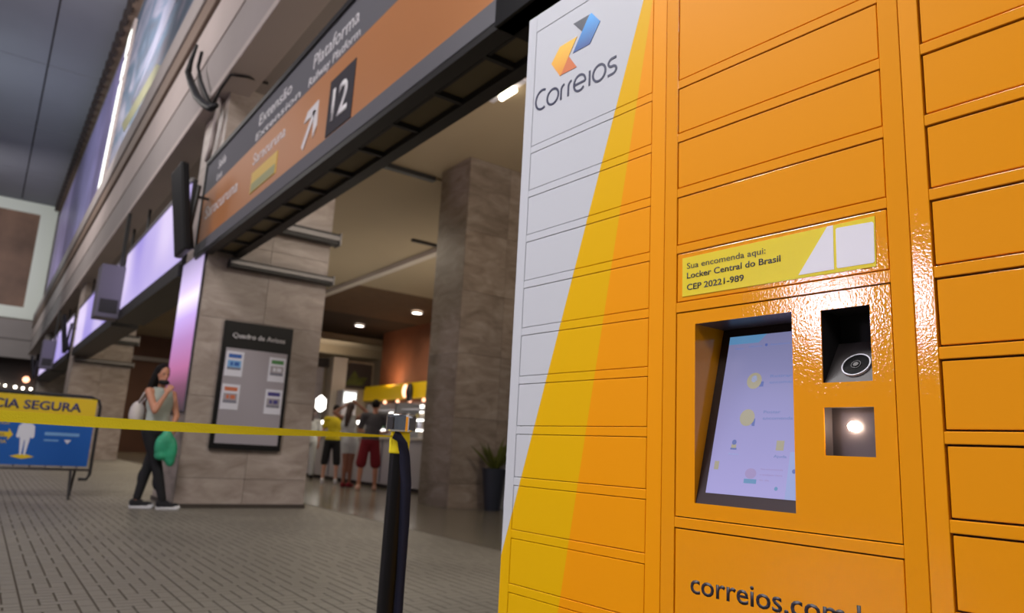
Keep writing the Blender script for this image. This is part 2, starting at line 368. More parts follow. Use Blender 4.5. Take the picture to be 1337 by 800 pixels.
# small floor tiles: cells of 7.8 cm; across-tiles bridge the dark joints here and there
P = .0775
def in_view(x, y, z=0):
    d = Vector((x, y, z - CAM_H)); t = d.dot(_f)
    if t < .1: return False
    u = d.dot(_X) / t * 954.4; v = -d.dot(_U) / t * 954.4
    return abs(u) < 675 and abs(v) < 406
NX0, NX1, NY0, NY1 = -30, int(SPLIT / P), 20, 290
tiles = []
rng = random.Random(3); cover = set()
for parity in (0, 1):
    for i in range(NX0 + parity, NX1, 2):
        period, gap = ((6, 2), (7, 2), (5, 2))[i % 3] if parity else ((7, 2), (6, 2), (5, 1))[i % 3]; ph = rng.randrange(13)
        for j in range(NY0, NY1):
            if j % 19 == 0: ph += rng.randrange(4)
            if (j + ph) % period < gap and (i, j) not in cover and (i + 1, j) not in cover and i + 1 < NX1:
                tiles.append((i, j, 2, 1)); cover.add((i, j)); cover.add((i + 1, j))
for i in range(NX0, NX1):
    j = NY0
    while j < NY1:
        if (i, j) in cover: j += 1; continue
        n = 1
        if (i, j + 1) not in cover and j + 1 < NY1: n = 2
        tiles.append((i, j, 1, n)); j += n
GX, GY = .0052, .0030
def tilebox(mb, x, y, wx, wy):
    mb.box(x + GX, x + wx - GX, y + GY, y + wy - GY, -.02, 0)
cand = [(math.hypot((i + .5) * P, (j + .5) * P), i, j, a, b) for i, j, a, b in tiles if in_view((i + .5) * P, (j + .5) * P) and (i + a) * P < 1.95]
cand.sort(); near = set((c[1], c[2]) for c in cand[:300])
shared = {}
rest = MB()
for i, j, a, b in tiles:
    if (i, j) in near:
        if (a, b) not in shared:
            t = MB(); tilebox(t, 0, 0, a * P, b * P); o = t.build('floor_tile', 'tile', None); o.parent = floor; shared[(a, b)] = o.data
        else:
            o = bpy.data.objects.new('floor_tile', shared[(a, b)]); COL.objects.link(o); o.parent = floor
        o.location = (i * P, j * P, 0)
    else: tilebox(rest, i * P, j * P, a * P, b * P)
ob = rest.build('floor_tiles', 'tile', None, kind='stuff'); ob.parent = floor
structure('floor_far', MB().box(-12, SPLIT - .005, 22.4, 60, -.03, -.002), 'tile')
structure('floor_left', MB().box(-12, NX0 * P, -8, 22.4, -.03, -.002), 'tile')
structure('floor_near', MB().box(NX0 * P, SPLIT - .005, -8, NY0 * P, -.03, -.002), 'tile')

# ------------------------------------------------------------------ pillars clad in marble slabs
def pillar(x0, x1, y0, y1, ztop, m='marble', rows=(0, .36, 1.36, 2.36, 3.36, 4.36, 5.6)):
    rows = [z for z in rows if z < ztop - .2] + [ztop]
    core = structure('pillar', MB().box(x0 + .03, x1 - .03, y0 + .03, y1 - .03, 0, ztop), 'joint')
    g = .0025
    for k in range(len(rows) - 1):
        z0, z1 = rows[k], rows[k + 1]
        xm = x0 + (x1 - x0) * (.5 if k % 2 else .5)
        for a, b in ((x0, xm), (xm, x1)):
            MB().box(a + g, b - g, y0 + random.uniform(-.001, .001), y0 + .03, z0 + g, z1 - g).build('marble_slab', m, core)
        for xa, xb in ((x0, x0 + .03), (x1 - .03, x1)):
            MB().box(xa, xb, y0 + .03, y1 - .03, z0 + g, z1 - g).build('marble_slab', m, core)
        MB().box(x0 + g, x1 - g, y1 - .03, y1, z0 + g, z1 - g).build('marble_slab', m, core)
    return core
PA = pillar(2.05, 3.66, 9.72, 11.05, 5.6)
PB = pillar(2.05, 3.66, 26.0, 27.4, 5.6)
PC = pillar(2.05, 3.66, 42.2, 43.6, 5.6)
pillar(5.87, 7.5, 9.69, 10.62, 5.6, 'marble_warm')
pillar(5.87, 7.5, 26.0, 27.0, 5.6, 'marble_warm')
pillar(2.05, 3.66, -6.6, -5.2, 5.6)
# base plinth line of the first pillar
structure('baseboard_pillar', MB().box(2.035, 3.675, 9.70, 11.06, 0, .05), 'joint')

# ------------------------------------------------------------------ cornice and clerestory along the arcade
Y0, Y1 = -7, 56
structure('wall_arcade', MB().box(1.92, 2.6, Y0, Y1, 5.53, 6.34), 'cornice_low')
structure('trim_1', MB().box(1.90, 2.6, Y0, Y1, 6.34, 7.13), 'cornice', bevel=.015)
structure('trim_2', MB().box(1.84, 2.6, Y0, Y1, 7.13, 7.50), 'moulding', bevel=.02)
structure('trim_13', MB().box(1.80, 2.6, Y0, Y1, 7.50, 8.0), 'cornice_low', bevel=.03)
structure('trim_3', MB().box(1.88, 2.3, Y0, Y1, 5.42, 5.53), 'cornice', bevel=.01)
# mural wall above
M['mural'] = None
def mural():
    m, n, l, b = newmat('mural')
    tc = n.new('ShaderNodeTexCoord'); mp = n.new('ShaderNodeMapping'); mp.inputs['Scale'].default_value = (1, .16, .5); mp.inputs['Rotation'].default_value = (R(14), 0, 0)
    l.new(tc.outputs['Object'], mp.inputs['Vector'])
    t = n.new('ShaderNodeTexNoise'); t.inputs['Scale'].default_value = 1.3; t.inputs['Detail'].default_value = 3; t.inputs['Distortion'].default_value = 1.4
    l.new(mp.outputs[0], t.inputs['Vector'])
    r = n.new('ShaderNodeValToRGB'); e = r.color_ramp.elements; e[0].position = .3; e[0].color = srgb(92, 90, 100); e[1].position = .72; e[1].color = srgb(158, 160, 176)
    x = e.new(.48); x.color = srgb(88, 108, 128); x = e.new(.58); x.color = srgb(130, 132, 150)
    l.new(t.outputs['Fac'], r.inputs['Fac']); l.new(r.outputs['Color'], b.inputs['Base Color']); b.inputs['Roughness'].default_value = .7
    return m
M['mural'] = mural()
M['mural_violet'] = mat('mural_violet', srgb(170, 160, 214), .4, var=.35, vscale=.3)
M['mural_light'] = mat('mural_light', srgb(134, 136, 152), .7); M['mural_shade'] = mat('mural_shade', srgb(96, 92, 98), .4); M['mural_ochre'] = mat('mural_ochre', srgb(112, 112, 84), .5)
mw = structure('wall_clerestory', MB().box(2.25, 2.6, Y0, Y1, 8.0, 15.6), 'cornice_low')
y = -6.0; k = 0
while y < 55:
    y2 = min(y + 5.6, 55.5); ob = MB().box(2.20, 2.25, y + .03, y2 - .03, 8.5, 14.6).build('mural_panel', 'mural' if y < 26 else 'mural_violet', mw); y = y2; k += 1
def stripe(name, m, pts):
    ob = MB().prism(pts, 2.185, 2.20, 'x').build(name, m, mw); return ob
stripe('mural_band', 'mural_light', [(5, 9.2), (12.5, 9.0), (24, 9.3), (12, 9.7), (5.5, 10.4)])
stripe('mural_band', 'mural_light', [(8, 12.8), (16, 10.9), (23, 10.4), (16, 11.5), (9, 13.6)])
stripe('mural_band', 'mural_shade', [(9, 10.9), (15, 10.3), (17.5, 10.8), (13, 12.0), (9, 12.6)])
stripe('mural_band', 'mural_shade', [(12, 12.6), (17, 11.9), (20, 12.8), (17, 13.6), (12.5, 14.3)])
stripe('mural_band', 'mural_ochre', [(18, 9.4), (24, 9.8), (25, 10.4), (19, 9.9)])
stripe('mural_band', 'mural_ochre', [(10.4, 8.6), (11.6, 8.6), (11.4, 9.5), (10.7, 9.5)])
# bright window slit between the mural panels
slit = structure('window_1', MB().prism([(27.6, 8.7), (28.5, 8.7), (26.5, 14.4), (25.6, 14.4)], 2.10, 2.19, 'x'), 'cornice')
for a, b in ((.01, .46), (.48, .60), (.61, .68), (.72, .82), (.86, .98)):
    za, zb = 8.8 + 5.4 * a, 8.8 + 5.4 * b; fa, fb = (za - 8.7) / 5.7, (zb - 8.7) / 5.7
    MB().prism([(27.7 - 2 * fa, za), (28.4 - 2 * fa, za), (28.4 - 2 * fb, zb), (27.7 - 2 * fb, zb)], 2.08, 2.10, 'x').build('window_pane', 'window_light', slit)
# corbels where wall meets ceiling
cb = structure('trim_4', MB().box(2.0, 2.25, Y0, Y1, 15.1, 15.6), 'moulding')
d = MB()
yy = 10
while yy < 55: d.box(1.86, 2.02, yy, yy + .3, 14.9, 15.4); yy += .9
d.build('corbels', 'dark_wall', cb, kind='stuff')

# hall ceiling: large panels with open seams
hc = structure('ceiling', MB().box(-12, 2.6, Y0, 57, 15.75, 15.9), 'dark_wall')
xs = [-12, -8, -4, 0.0, 2.25]; ys = [-7, 2, 10, 18, 26, 34.2, 42, 50, 57]
for a in range(len(xs) - 1):
    for b in range(len(ys) - 1):
        MB().box(xs[a] + .03, xs[a + 1] - .03, ys[b] + .03, ys[b + 1] - .03, 15.6, 15.74).build('ceiling_panel', 'hall_ceiling', hc)

# end wall of the hall with its large framed picture
M['frame_white'] = mat('frame_white', srgb(240, 246, 236), .6)
M['picture'] = mat('picture', srgb(124, 96, 80), .6, var=.45, vscale=.35)
structure('wall_end', MB().box(-12, 2.6, 57, 57.4, 7.2, 15.75), 'cornice')
structure('trim_5', MB().box(-12, 2.4, 56.6, 57, 6.4, 7.6).box(-12, 2.4, 56.75, 57, 5.2, 6.4), 'cornice_low', bevel=.03)
structure('wall_end_lower', MB().box(-12, 4, 59, 59.3, 0, 7.2), 'dark_wall')
pic = thing('framed_picture', 'huge brown picture in a wide white frame high on the far end wall', 'picture', (-2.2, 56.9, 8.0))
fx0, fx1, fz0, fz1 = -5.6, 2.15, 7.75, 15.55
MB().prism([(fx0, fz0), (fx1, fz0), (fx1, fz0 + .75), (fx0, fz0 + .75)], 56.7, 56.98, 'y').prism([(fx0, fz1 - .75), (fx1, fz1 - .75), (fx1, fz1), (fx0, fz1)], 56.7, 56.98, 'y').prism([(fx0, fz0 + .75), (fx0 + .7, fz0 + .75), (fx0 + .7, fz1 - .75), (fx0, fz1 - .75)], 56.7, 56.98, 'y').prism([(fx1 - .95, fz0 + .75), (fx1, fz0 + .75), (fx1, fz1 - .75), (fx1 - .95, fz1 - .75)], 56.7, 56.98, 'y').build('frame', 'frame_white', pic)
MB().box(fx0 + .7, fx1 - .95, 56.85, 56.95, fz0 + .75, fz1 - .75).build('canvas', 'picture', pic)

# concourse behind the arcade
cc = structure('ceiling_concourse', MB().box(2.61, 18, -8, 50, 5.72, 5.9), 'conc_ceiling')
yy = -8
for a, b in ((-8, 0), (0, 5.4), (5.4, 10.9), (11.0, 20.3), (20.3, 25.2), (25.2, 30.2), (30.2, 34), (34, 38), (38, 50)):
    for xa, xb in ((2.3, 8.2), (8.2, 18)):
        m_ = 'conc_ceiling' if (xa < 5 or b <= 20.3 or a > 30) else ('brown_ceiling' if a < 24 else 'dark_ceiling')
        MB().box(xa + .01, xb - .01, a + .01, b - .01, 5.6, 5.71).build('ceiling_panel', m_, cc)
structure('trim_6', MB().box(8.22, 8.42, 11, 50, 5.48, 5.6), 'plaster')
structure('trim_7', MB().box(8.6, 18, 30.2, 30.6, 5.35, 5.6), 'conc_ceiling')
structure('trim_8', MB().box(8.6, 18, 34.2, 34.6, 5.25, 5.6), 'conc_ceiling')
structure('trim_9', MB().box(2.3, 5.9, 10.89, 11.01, 5.52, 5.6), 'dark_metal')
structure('wall_back', MB().box(3.5, 18, 46, 46.3, 0, 5.6), 'cream_wall')
structure('wall_right', MB().box(17.6, 18, -8, 50, 0, 5.6), 'cream_wall')
structure('wall_shop', MB().box(9.6, 13.4, 29.0, 29.3, 0, 4.35), 'cream_wall')
structure('wall_terracotta', MB().box(13.4, 13.6, 11, 28.3, 0, 5.6), 'terracotta')
structure('trim_10', MB().box(11.3, 11.9, 28.3, 29.0, 0, 4.35), 'plaster')
structure('trim_11', MB().box(9.6, 11.3, 28.8, 29.0, 3.95, 4.3), 'dark_wall')
structure('wall_brown', MB().box(3.7, 7.3, 39.5, 39.8, 0, 5.6), 'brown_wall')
structure('trim_12', MB().box(3.7, 9.0, 39.3, 39.5, 4.35, 4.55), 'cornice_low')

# ------------------------------------------------------------------ opposite arcade (out of frame, mirrored in the locker paint)
OP = -10.4
pillar(OP - 1.6, OP, 8.6, 10.0, 5.6); pillar(OP - 1.6, OP, -6.6, -5.2, 5.6)
structure('wall_opposite', MB().box(OP - .6, OP, -7, 56, 5.6, 8.2), 'cornice')
op = thing('advertising_screen', 'square lit screen hung from the opposite arcade', 'screen', (OP + .1, 5.2, 3.6))
MB().box(OP - .1, OP + .1, 5.2, 6.8, 3.0, 5.6).build('housing', 'dark_metal', op)
MB().box(OP + .1, OP + .115, 5.35, 6.65, 3.1, 4.4).build('display', 'opp_screen', op)

# ------------------------------------------------------------------ the locker bank
TOP = 2.094; DEP = .5
def frame_grid(x0, x1, cells, depth=.012, tl=0, tr=0):
    """front plate from x0 to x1 with rectangular openings (xa, xb, za, zb) stacked in height"""
    mb = MB(); cells = sorted(cells, key=lambda c: c[2]); z = .10
    xa, xb = cells[0][0], cells[0][1]
    mb.prism([(x0, tl), (xa, -tl), (xa, depth), (x0, depth)], .02, TOP, 'z'); mb.prism([(xb, -tr), (x1, tr), (x1, depth), (xb, depth)], .02, TOP, 'z')
    z = .02
    for c in cells: mb.box(xa, xb, 0, depth, z, c[2]); z = c[3]
    mb.box(xa, xb, 0, depth, z, TOP)
    return mb
def door(parent, xa, xb, za, zb, m, name='door', g=.0022, ed=.0012):
    return MB().box(xa + g, xb - g, ed, .011, za + g, zb - g).build(name, m, parent, local=True, bevel=.0012, segs=2)
def cabinet(parent, x0, x1, m):
    MB().box(x0 + .001, x1 - .001, .012, DEP, .0, TOP).build('cabinet_body', ['gap_dark'], parent, local=True)
    MB().box(x0, x0 + .0012, .003, DEP, .02, TOP).box(x1 - .0012, x1, .003, DEP, .02, TOP).box(x0, x1, .003, DEP, TOP, TOP + .002).build('side_panel', m, parent, local=True)
rowz = [1.6876 - .1278 * k for k in range(1, 13)]
def colmn(x, name, label, cat='locker'):
    return thing(name, label, cat, tuple(LORG), LANG)

# left column
L1 = colmn(0, 'parcel_locker', 'left locker column printed with white, yellow and orange bands and the blue and yellow logo')
cabinet(L1, 0, .5126, 'locker_graphic')
cells = [(.036, .4728, 1.6876, 2.0395)] + [(.036, .4728, z, z + .108) for z in rowz]
frame_grid(0, .5126, cells).build('front_frame', 'locker_graphic', L1, local=True, bevel=.0008, segs=1)
for c in cells: door(L1, *c, 'locker_graphic', g=.0014, ed=.0004)
def poly(name, m, pts, y0=-.0006, y1=.0006, parent=None):
    return MB().prism([(p[0], p[1]) for p in pts], y0, y1, 'y').build(name, m, parent, local=True)
def grad(name, c1, c2, x0, z0, x1, z1):
    m, n, l, b = newmat(name); tc = n.new('ShaderNodeTexCoord'); sep = n.new('ShaderNodeSeparateXYZ'); l.new(tc.outputs['Object'], sep.inputs[0])
    mr = n.new('ShaderNodeMapRange'); mr.inputs['From Min'].default_value = z0; mr.inputs['From Max'].default_value = z1; l.new(sep.outputs['Z'], mr.inputs['Value'])
    r = n.new('ShaderNodeValToRGB'); r.color_ramp.elements[0].color = c1; r.color_ramp.elements[1].color = c2
    l.new(mr.outputs[0], r.inputs['Fac']); l.new(r.outputs['Color'], b.inputs['Base Color']); b.inputs['Roughness'].default_value = .45; M[name] = m
grad('logo_blue', srgb(26, 66, 140), srgb(20, 150, 232), 0, 1.905, 0, 1.985)
grad('logo_yellow', srgb(226, 142, 30), srgb(238, 186, 40), 0, 1.86, 0, 1.94)
M['logo_navy'] = mat('logo_navy', srgb(30, 36, 60), .45); M['logo_rust'] = mat('logo_rust', srgb(206, 106, 46), .45)
lg = poly('logo', 'logo_blue', [(.2534, 1.9939), (.2604, 1.9946), (.2935, 1.9555), (.2574, 1.906), (.1937, 1.9069), (.2264, 1.9559)], parent=L1); lg['label'] = 'blue and yellow folded arrow emblem'
poly('logo_fold', 'logo_navy', [(.1913, 1.9947), (.2534, 1.9939), (.2264, 1.9559)], parent=lg)
poly('logo_arrow', 'logo_yellow', [(.2085, 1.95), (.1406, 1.9485), (.1077, 1.9104), (.1459, 1.8588), (.1510, 1.862), (.1776, 1.9055)], parent=lg)
poly('logo_fold', 'logo_rust', [(.1776, 1.9048), (.2109, 1.8595), (.1496, 1.8609)], parent=lg)
# lettering of rounded strokes
def arc(cx, cz, rx, rz, a0, a1, n=18): return [(cx + rx * math.cos(R(a0 + (a1 - a0) * i / n)), cz + rz * math.sin(R(a0 + (a1 - a0) * i / n))) for i in range(n + 1)]
strokes = [
    ('C', arc(.0745, 1.8175, .0265, .0285, 62, 298)),
    ('o', arc(.1192, 1.8095, .0228, .0225, 0, 360)),
    ('r', [(.1530, 1.7870), (.1530, 1.8150)] + arc(.1660, 1.8150, .0130, .0130, 180, 95, 8)),
    ('r', [(.1812, 1.7870), (.1812, 1.8150)] + arc(.1942, 1.8150, .0130, .0130, 180, 95, 8)),
    ('e', [(.2045, 1.8085)] + [(.2440, 1.8085)] + arc(.2240, 1.8095, .0215, .0225, 0, 318, 22)),
    ('I', [(.2610, 1.7870), (.2610, 1.8290)]),
    ('O', arc(.2952, 1.8092, .0222, .0225, 0, 360)),
    ('s', arc(.3440, 1.8205, .0120, .0105, 60, 270, 12) + arc(.3440, 1.7985, .0125, .0115, 90, -120, 12) + [(.3255, 1.7895)]),
]
strokes[7] = ('s', [(.3540, 1.8305)] + arc(.3400, 1.8195, .0125, .0108, 90, 260, 10) + arc(.3415, 1.7985, .0130, .0108, 80, -90, 10) + [(.3260, 1.7872)])
for nm, pts in strokes:
    hw = .0031; mb = MB(); pts = [Vector((p[0], 0, p[1])) for p in pts]; vs = []; n = len(pts)
    closed = (pts[0] - pts[-1]).length < 1e-5
    for i in range(n):
        a = pts[i - 1] if i > 0 else (pts[-2] if closed else pts[0]); b = pts[i + 1] if i < n - 1 else (pts[1] if closed else pts[-1])
        d = (b - a).normalized(); q = Vector((-d.z, 0, d.x)) * hw
        vs += [pts[i] + q + Vector((0, -.0006, 0)), pts[i] - q + Vector((0, -.0006, 0)), pts[i] - q + Vector((0, .0006, 0)), pts[i] + q + Vector((0, .0006, 0))]
    fs = [(4 * i + k, 4 * i + (k + 1) % 4, 4 * i + 4 + (k + 1) % 4, 4 * i + 4 + k) for i in range(n - 1) for k in range(4)] + [(0, 1, 2, 3), (4 * n - 1, 4 * n - 2, 4 * n - 3, 4 * n - 4)]
    mb.add(vs, fs).build('letter', 'navy_ink', L1, local=True)

# centre column
L2 = colmn(1, 'parcel_locker', 'centre locker column in orange with the touch screen, scanner and yellow address sticker')
X0, X1 = .5136, 1.0196; A, B = .5472, .9864
cabinet(L2, X0, X1, 'locker_orange')
mid = [(A, B, 1.6876, 2.0395)] + [(A, B, rowz[k], rowz[k] + .108) for k in range(3)]
lab = (A, B, 1.179, 1.286); scr_c = (A, B, .7456, 1.158); low = (A, B, .33, .726); low2 = (A, B, .13, .31)
fb = frame_grid(X0, X1, mid + [lab, scr_c, low, low2], tr=.0007).build('front_frame', 'locker_orange', L2, local=True, bevel=.0008, segs=1)
for c in mid: door(L2, *c, 'locker_orange')
d_lab = door(L2, *lab, 'locker_orange', 'label_panel'); d_low = door(L2, *low, 'locker_orange', 'lower_door'); door(L2, *low2, 'locker_orange', 'lower_door')
# cabinet body of this column must not fill the recess: rebuild it round the hole
for ch in list(L2.children):
    if ch.name.startswith('cabinet_body'):
        bpy.data.objects.remove(ch)
b = MB().box(X0 + .001, X1 - .001, .012, DEP, 0, .745).box(X0 + .001, X1 - .001, .012, DEP, 1.159, TOP).box(X0 + .001, A, .012, DEP, .745, 1.159).box(B, X1 - .001, .012, DEP, .745, 1.159).box(A, B, .2, DEP, .745, 1.159)
b.build('cabinet_body', 'gap_dark', L2, local=True)
# screen panel: a plate with three openings
g = .0022
ox = [(.5952, .8088, .776, 1.130), (.8644, .9502, .9985, 1.1255), (.863, .949, .876, .9565)]
pa, pb, pz0, pz1 = A + g, B - g, .7456 + g, 1.158 - g; y0, y1 = .0012, .004
pl = MB()
pl.box(pa, ox[0][0], y0, y1, pz0, pz1); pl.box(ox[0][0], ox[0][1], y0, y1, pz0, ox[0][2]); pl.box(ox[0][0], ox[0][1], y0, y1, ox[0][3], pz1)
xm = .8644; xn = .9496
pl.box(ox[0][1], .8640, y0, y1, pz0, pz1); pl.box(.9496, pb, y0, y1, pz0, pz1)
pl.box(.8640, .9496, y0, y1, pz0, .876); pl.box(.8640, .9496, y0, y1, .9565, .9985); pl.box(.8640, .9496, y0, y1, 1.1255, pz1)
plate = pl.build('screen_panel', 'locker_orange', L2, local=True)
# recess: walls of orange sheet, grey top, tilted monitor
def dep(z): return .004 + .094 * (z - .776) / .354
rc = MB()
rc.add([(.5952, .004, .776), (.5952, .15, .776), (.5952, .15, 1.13), (.5952, .004, 1.13), (.5940, .004, .776), (.5940, .15, .776), (.5940, .15, 1.13), (.5940, .004, 1.13)], [(0, 1, 2, 3), (4, 7, 6, 5), (0, 4, 5, 1), (1, 5, 6, 2), (2, 6, 7, 3), (3, 7, 4, 0)])
rc.build('recess_wall', 'locker_orange', L2, local=True)
MB().box(.594, .856, .004, .15, 1.130, 1.1315).build('recess_top', 'plate_grey', L2, local=True)
def tilt(x0, x1, z0, z1, off, th=.004):
    n = Vector((0, -.354, .094)).normalized()
    q = [(x0, z0), (x1, z0), (x1, z1), (x0, z1)]; F = [Vector((x, dep(z), z)) + n * off for x, z in q]; Bk = [v - n * th for v in F]
    return MB().add(F + Bk, [(0, 1, 2, 3), (7, 6, 5, 4), (0, 4, 5, 1), (1, 5, 6, 2), (2, 6, 7, 3), (3, 7, 4, 0)])
mon = tilt(.5955, .852, .772, 1.1295, 0, .01).build('monitor_bezel', 'bezel', L2, local=True)
scn = tilt(.6155, .826, .797, 1.1125, .0008, .001).build('display', 'locker_screen', L2, local=True)
def ui(x0, x1, z0, z1, m, name='screen_icon'): tilt(x0, x1, z0, z1, .0012, .0003).build(name, m, scn, local=True)
# header band with slanting end
n_ = Vector((0, -.354, .094)).normalized()
hb = [(.6155, 1.0955), (.685, 1.0955), (.7014, 1.1125), (.6155, 1.1125)]
F = [Vector((x, dep(z), z)) + n_ * .0012 for x, z in hb]; MB().add(F, [(0, 1, 2, 3)]).build('screen_band', 'ui_blue', scn, local=True)
def disc(cx, cz, r, m, sq=1):
    pts = [Vector((cx + r * math.cos(2 * math.pi * i / 16), dep(cz + r * sq * math.sin(2 * math.pi * i / 16)), cz + r * sq * math.sin(2 * math.pi * i / 16))) + n_ * .0013 for i in range(16)]
    MB().add(pts, [tuple(range(16))]).build('screen_icon', m, scn, local=True)
def stext(s, x, z, cap, width, m): 
    Yd = Vector((0, .094, .354)).normalized()
    text(s, 'screen_text', m, scn, Vector((x, dep(z), z)) + n_ * .0012, (1, 0, 0), Yd, cap, width, thick=.0004)
disc(.6878, 1.0161, .0165, 'ui_yellow'); ui(.700, .709, 1.004, 1.014, 'ui_dark'); disc(.6875, 1.020, .007, 'ui_pale')
stext('Retirar', .722, 1.021, .006, .046, 'ui_text'); stext('encomenda', .722, 1.009, .006, .066, 'ui_text')
disc(.6839, .943, .0165, 'ui_yellow'); ui(.687, .699, .930, .936, 'ui_dark'); ui(.696, .702, .927, .941, 'ui_dark')
stext('Postar', .718, .951, .006, .036, 'ui_text'); stext('encomenda', .718, .939, .006, .062, 'ui_text')
disc(.6634, .895, .005, 'ui_dark'); ui(.6580, .6685, .884, .891, 'ui_yellow'); ui(.6565, .670, .881, .8845, 'ui_dark'); stext('Acesso', .654, .871, .004, .022, 'ui_pale')
ui(.7535, .7690, .882, .900, 'ui_yellow'); stext('Ajuda', .751, .869, .005, .026, 'ui_text')
stext('Menu', .633, 1.084, .004, .02, 'ui_text'); stext('Idioma', .665, 1.086, .004, .03, 'ui_text'); disc(.7035, 1.089, .003, 'ui_dark'); stext('Atendimento', .712, 1.087, .004, .045, 'ui_text')
ui(.626, .636, .842, .858, 'ui_yellow'); disc(.7085, .838, .012, 'ui_pink', .8); ui(.696, .722, .820, .828, 'ui_blue'); disc(.764, .814, .0035, 'ui_blue')
stext('Sua encomenda', .728, .846, .003, .045, 'ui_pink'); stext('a qualquer hora', .728, .836, .003, .045, 'ui_pink'); stext('do dia', .728, .826, .003, .02, 'ui_pink')
ui(.783, .806, .797, .880, 'ui_pale'); disc(.795, .846, .004, 'ui_dark')
# scanner recess with camera eye
MB().box(.862, .952, .07, .072, .99, 1.13).box(.862, .8635, .004, .07, .99, 1.13).box(.9505, .952, .004, .07, .99, 1.13).box(.862, .952, .004, .07, 1.126, 1.128).box(.862, .952, .004, .07, .9965, .998).build('scanner_housing', 'mask', L2, local=True)
sp = MB().add([(.8645, .006, .9988), (.9500, .006, .9988), (.9500, .060, 1.074), (.8645, .060, 1.074)], [(0, 1, 2, 3)]).build('scanner_plate', 'scanner_grey', L2, local=True)
sn = Vector((0, -.0752, .054)).normalized(); su = Vector((0, .054, .0752)).normalized(); sc = Vector((.912, .0275, 1.0275)) + sn * .001
def sring(r0, r1, off, m, name):
    N = 32; vs = []
    for i in range(N):
        t = 2 * math.pi * i / N; dv = Vector((math.cos(t), 0, 0)) + su * math.sin(t)
        vs += [sc + dv * r1 + sn * 0, sc + dv * r1 + sn * off, sc + dv * r0 + sn * off, sc + dv * r0]
    MB().add(vs, [(4 * i + k, 4 * ((i + 1) % N) + k, 4 * ((i + 1) % N) + (k + 1) % 4, 4 * i + (k + 1) % 4) for i in range(N) for k in range(4)]).build(name, m, sp, local=True, smooth=False)
sring(.0225, .0245, .004, 'paper', 'lens_ring'); sring(.0001, .0225, .003, 'black_gloss', 'lens_rim'); sring(.0075, .0085, .0045, 'scanner_grey', 'inner_ring'); sring(.0001, .0045, .005, 'scanner_grey', 'lens')
# lit reader window
MB().box(.862, .951, .030, .032, .873, .960).box(.862, .8635, .004, .03, .873, .96).box(.9495, .951, .004, .03, .873, .96).box(.862, .951, .004, .03, .9575, .959).box(.862, .951, .004, .03, .8735, .875).build('reader_housing', 'plate_grey', L2, local=True)
MB().ball((.903, .024, .926), .0085, 16).build('reader_lamp', 'scan_light', L2, local=True, smooth=True)
# address sticker
st = poly('sticker', 'sticker_yellow', [(.5627, 1.1905), (.9642, 1.1885), (.9655, 1.2765), (.5627, 1.2735)], .0002, .0012, L2); st['label'] = 'yellow address sticker with three lines of text'
for ch in (st,):
    pass
poly('sticker_wedge', 'white_print', [(.8248, 1.1955), (.8918, 1.1955), (.8925, 1.2755), (.882, 1.2755)], -.0003, .0004, st)
poly('sticker_field', 'white_print', [(.8985, 1.1962), (.9600, 1.1955), (.9622, 1.1980), (.9632, 1.2640), (.9610, 1.2668), (.8995, 1.2690), (.8972, 1.2665), (.8968, 1.1985)], -.0003, .0004, st)
for s, x, z, wd, bo in (('Sua encomenda aqui:', .5748, 1.2485, .184, 0), ('Locker Central do Brasil', .575, 1.2277, .2147, .012), ('CEP 20221-989', .575, 1.203, .1357, .012)):
    text(s, 'sticker_text', 'ink', st, (x, 0, z), (1, 0, 0), (0, 0, 1), .0125, wd, thick=.0004, bold=bo)
text('correios.com.br', 'door_text', 'ink', d_low, (.5866, .0012, .6095), (1, 0, 0), (0, 0, 1), .0365, .372, thick=.0003, bold=.012)

# right column
L3 = colmn(2, 'parcel_locker', 'right locker column, plain orange doors, cut by the right edge of the photograph')
X0, X1 = 1.0206, 1.5270
cabinet(L3, X0, X1, 'locker_orange')
cells = [(1.0524, 1.4950, 1.6876, 2.0395)] + [(1.0524, 1.4950, z - .003, z + .106) for z in rowz]
frame_grid(X0, X1, cells, tl=.0007).build('front_frame', 'locker_orange', L3, local=True, bevel=.0012, segs=2)
for c in cells: door(L3, *c, 'locker_orange', g=.003, ed=.002)

# ------------------------------------------------------------------ queue post and belt
px, py = .944, 1.833
post = thing('queue_barrier_post', 'black barrier post with a chrome head beside the white end of the lockers', 'barrier post', (px, py, 0))
MB().lathe([(0, 0), (.16, 0), (.16, .012), (.14, .022), (.03, .03), (0, .03)], (px, py, 0), 40).build('base', 'black_plastic', post, smooth=True)
MB().lathe([(0.0245, .02), (.0245, .865), (0, .865)], (px, py, 0), 24).build('tube', 'black_plastic', post, smooth=False)
MB().lathe([(0, .862), (.020, .862), (.020, .893), (0, .893)], (px, py, 0), 24).build('neck', 'black_plastic', post)
MB().lathe([(0, .893), (.038, .893), (.0405, .898), (.0405, .934), (.038, .939), (.031, .942), (0, .943)], (px, py, 0), 36).build('head', 'chrome', post, smooth=False, bevel=.001)
for a in (200, 290, 20):
    t = R(a); c = Vector((px + .041 * math.cos(t), py + .041 * math.sin(t), .915)); u = Vector((-math.sin(t), math.cos(t), 0))
    mb = MB(); q = [c - u * .010 - Vector((0, 0, .016)), c + u * .010 - Vector((0, 0, .016)), c + u * .010 + Vector((0, 0, .016)), c - u * .010 + Vector((0, 0, .016))]; nn = Vector((math.cos(t), math.sin(t), 0)) * .002
    mb.add([v - nn * 2 for v in q] + [v + nn for v in q], [(3, 2, 1, 0), (4, 5, 6, 7), (0, 1, 5, 4), (1, 2, 6, 5), (2, 3, 7, 6), (3, 0, 4, 7)]); mb.build('belt_slot', 'steel' if a != 200 else 'dark_metal', post)
